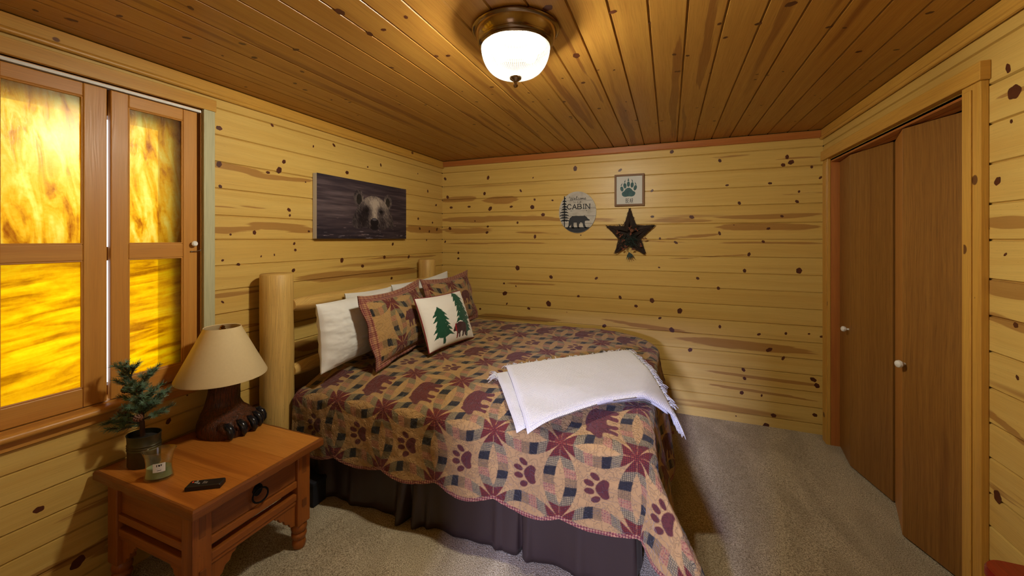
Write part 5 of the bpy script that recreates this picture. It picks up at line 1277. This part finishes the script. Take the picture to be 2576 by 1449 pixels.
# twig star wreath
def star():
    c = (1.944, 1.575); rx, rz = .222, .225
    th = thing('hanging_star_wreath', 'dark twig star wreath with pine sprigs hanging under the framed paw print', 'wreath', (c[0], -.03, c[1]))
    tw = MB(); r2 = random.Random(11)
    P = []
    for k in range(10):
        a = math.pi / 2 + k * math.pi / 5; f = 1 if k % 2 == 0 else .44; P.append((c[0] + rx * f * math.cos(a), c[1] + rz * f * math.sin(a) + (-.012 if k % 2 else 0)))
    ctr = Vector((c[0], -.05, c[1]))
    for k in range(10):
        a = Vector((P[k][0], -.022, P[k][1])); b = Vector((P[(k + 1) % 10][0], -.022, P[(k + 1) % 10][1]))
        for i in range(26):
            o1 = Vector([r2.uniform(-.010, .010) for _ in range(3)]); o2 = Vector([r2.uniform(-.012, .012) for _ in range(3)])
            f = r2.uniform(0, .85); inw1 = (ctr - a) * f * .9; inw2 = (ctr - b) * f * .9
            tw.tube([a + inw1 * (1 if k % 2 else .55) + o1, (a + b) / 2 + (inw1 + inw2) / 2 * .8 + o1 * .4 + Vector((0, -.006, 0)), b + inw2 * (.55 if k % 2 else 1) + o2], [.0026, .0034, .0022], 5)
    for i in range(120):      # short broken twig ends
        k = r2.randrange(10); t = r2.random(); p = Vector((P[k][0] * (1 - t) + P[(k + 1) % 10][0] * t, -.025, P[k][1] * (1 - t) + P[(k + 1) % 10][1] * t)); q = (p - ctr).normalized() * .7 + Vector([r2.uniform(-.6, .6) for _ in range(3)]); q.y = min(q.y, .1)
        tw.tube([p, p + q * r2.uniform(.008, .02)], [.0016, .0008], 4)
    tw.build('twig_star', plain('dark brown twigs', hexc(52, 36, 28), .85, var=.6), th)
    bk = MB(); flat_poly(bk, [(c[0] + (x - c[0]) * .86, c[1] + (z - c[1]) * .86) for x, z in P], lambda x, z, *_: (x, -.012, z)); bk.build('backing', plain('dark wicker', hexc(36, 26, 22), .9), th)
    sp = MB()
    for i in range(70):
        a = r2.uniform(-2.6, .1); p = Vector((c[0] - .01 + r2.uniform(-.05, .05), -.05, c[1] - .04 + r2.uniform(-.06, .04))); d = Vector((math.cos(a), r2.uniform(-.35, .05), math.sin(a))); L = r2.uniform(.04, .10)
        sp.tube([p, p + d * L * .5 + Vector((0, -.01, 0)), p + d * L], [.0016, .0013, .0004], 4)
    for a in (-1.9, -1.65, -1.35, -1.1, -.8):
        p = Vector((c[0] - .005, -.04, c[1] - .165)); d = Vector((math.cos(a), -.1, math.sin(a))); n = Vector((-d.z, 0, d.x)) * .007
        sp.add([p, p + d * .03 + n, p + d * .075, p + d * .03 - n], [(0, 1, 2, 3)])
    sp.build('pine_sprig', plain('dark green sprig', hexc(26, 46, 40), .7), th)
    lf = MB()
    for x, z in ((-.07, -.02), (.01, .05), (-.05, -.07), (.06, .03), (.10, -.1), (.13, -.05), (-.03, -.12), (-.06, -.135), (.03, -.13), (-.1, .01), (.02, -.005)):
        for q in range(4):
            a = r2.uniform(0, 6.28); p = Vector((c[0] + x, -.066, c[1] + z)); d = Vector((math.cos(a), r2.uniform(-.3, .1), math.sin(a))); n = Vector((-d.z, 0, d.x)) * .005
            lf.add([p, p + d * .01 + n, p + d * .022, p + d * .01 - n], [(0, 1, 2, 3)])
    lf.build('dried_leaves', plain('russet leaves', hexc(110, 56, 34), .8), th)
    pcn = MB(); pcn.lathe([(0, 0), (.012, .004), (.018, .012), (.014, .022), (0, .028)], n=12, xf=Matrix.Translation((c[0] + .022, -.06, c[1] + .022)) @ Matrix.Rotation(R(75), 4, 'X')); pcn.build('pine_cone', M['cone'], th)
star()

# ------------------------------------------------------------------ flush ceiling light
def ceiling_light():
    c = (1.700, -2.195)
    th = thing('ceiling_light', 'lit flush ceiling light with bronze pan and ribbed clear glass bowl', 'light', (c[0], c[1], H))
    br = plain('antique bronze', hexc(150, 128, 96), .16, 1)
    mb = MB(); mb.lathe([(.165, -.001), (.172, -.004), (.174, -.010), (.170, -.015), (.163, -.018), (.160, -.030), (.152, -.046), (.147, -.052), (.150, -.056), (.146, -.062), (.141, -.064), (.143, -.069), (.137, -.074), (.128, -.072), (.126, -.03)], c=(c[0], c[1], H), n=72, cap=False); mb.build('pan', br, th, smooth=True, sharp=50)
    mb = MB(); mb.lathe([(.1255, -.060), (.124, -.026), (.118, -.016), (0, -.014)], c=(c[0], c[1], H), n=48, cap=False); mb.build('glare_liner', plain('dark glare liner', hexc(30, 28, 26), .9, spec=.0), th, smooth=True)  # near black liner added to keep the pan interior from glaring through the bowl
    m, nt, out = new_mat('ribbed lamp glass')
    fr = nd(nt, 'LayerWeight', {'Blend': .4}).outputs['Facing']
    t = nd(nt, 'BsdfTransparent', {'Color': (.86, .88, .86, 1)}); g = nd(nt, 'BsdfGlossy', {'Roughness': .08}); l = nd(nt, 'BsdfTranslucent', {'Color': (.9, .92, .9, 1)})
    so = nd(nt, 'SeparateXYZ', {0: nd(nt, 'TexCoord').outputs['Object']}); rib = math_(nt, 'SINE', math_(nt, 'MULTIPLY', math_(nt, 'ARCTAN2', so.outputs[1], so.outputs[0]), 72.))
    a = nd(nt, 'MixShader', {0: sst(nt, rib, -1, 1, .006, .020), 1: t.outputs[0], 2: l.outputs[0]}); b = nd(nt, 'MixShader', {0: sst(nt, fr, 0, 1, .06, .35), 1: a.outputs[0], 2: g.outputs[0]}); nt.links.new(b.outputs[0], out.inputs[0])
    mb = MB(); pr = []
    for k in range(13):
        q = k / 12; pr.append((.136 * math.cos(q * 1.43) ** .75 if q < 1 else .024, -.068 - .118 * math.sin(q * math.pi / 2)))
    pr += [(.022, -.192)]
    mb.lathe(pr, c=(c[0], c[1], H), n=288, ribs=72, rib_amp=.010, cap=False); mb.build('glass_bowl', m, th, smooth=True, sharp=0)
    mb = MB(); mb.lathe([(.020, -.186), (.024, -.190), (.023, -.196), (.014, -.203), (.007, -.208), (.006, -.214), (.010, -.219), (.010, -.224), (.006, -.229), (0, -.230)], c=(c[0], c[1], H), n=28); mb.build('finial', br, th, smooth=True)
    em, nt, out = new_mat('lit bulb'); e = nd(nt, 'Emission', {'Color': (1, .93, .78, 1), 'Strength': LAMP}); nt.links.new(e.outputs[0], out.inputs[0])
    for dx, dy in ((-.055, -.02), (.05, .03)):
        mb = MB(); mb.lathe([(0, -.03), (.016, -.026), (.027, -.012), (.03, 0), (.026, .014), (.015, .03), (.012, .04)], c=(c[0] + dx, c[1] + dy, H - .095), n=20, cap=False); mb.build('bulb', em, th, smooth=True)
LAMP = 1080
ceiling_light()

# ------------------------------------------------------------------ daylight, camera
w = bpy.data.worlds.new('overcast day'); bpy.context.scene.world = w; w.use_nodes = True
bg = w.node_tree.nodes['Background']; bg.inputs[0].default_value = (.86, .93, 1.0, 1); bg.inputs[1].default_value = 1.6
l = bpy.data.lights.new('window daylight portal', 'AREA'); l.shape = 'RECTANGLE'; l.size = 1.48; l.size_y = 1.38; l.cycles.is_portal = True
o = bpy.data.objects.new('window_daylight_portal', l); C.objects.link(o); o.location = (-.2, (WIN[0] + WIN[1]) / 2, (WIN[2] + WIN[3]) / 2); o.rotation_euler = (R(90), 0, R(-90))
l = bpy.data.lights.new('unseen rear daylight', 'AREA'); l.shape = 'RECTANGLE'; l.size = .35; l.size_y = .3; l.energy = 340; l.color = (.50, .54, 1.0)  # added area lamp for daylight, aimed through the near opening at the quilt side
o = bpy.data.objects.new('unseen_rear_daylight', l); C.objects.link(o); o.location = (1.95, -6.7, 1.9); o.rotation_euler = (R(72), 0, 0)

cd = bpy.data.cameras.new('camera'); cam_o = bpy.data.objects.new('camera', cd); C.objects.link(cam_o)
cam_o.location = (2.26919, -3.65899, 1.52555); cam_o.rotation_euler = (R(90), 0, .380039)
cd.sensor_width = 36; cd.lens = 989.974 / 2576 * 36; cd.shift_y = -(724.5 - 601.408) / 2576; cd.clip_start = .02
sc_ = bpy.context.scene; sc_.camera = cam_o
sc_.cycles.diffuse_bounces = 2; sc_.cycles.max_bounces = 10; sc_.cycles.transparent_max_bounces = 16; sc_.cycles.sample_clamp_indirect = 4
sc_.view_settings.view_transform = 'Standard'; sc_.view_settings.look = 'None'; sc_.view_settings.exposure = 0.22; sc_.view_settings.gamma = 1
try: sc_.view_settings.use_curve_mapping = False
except Exception: pass
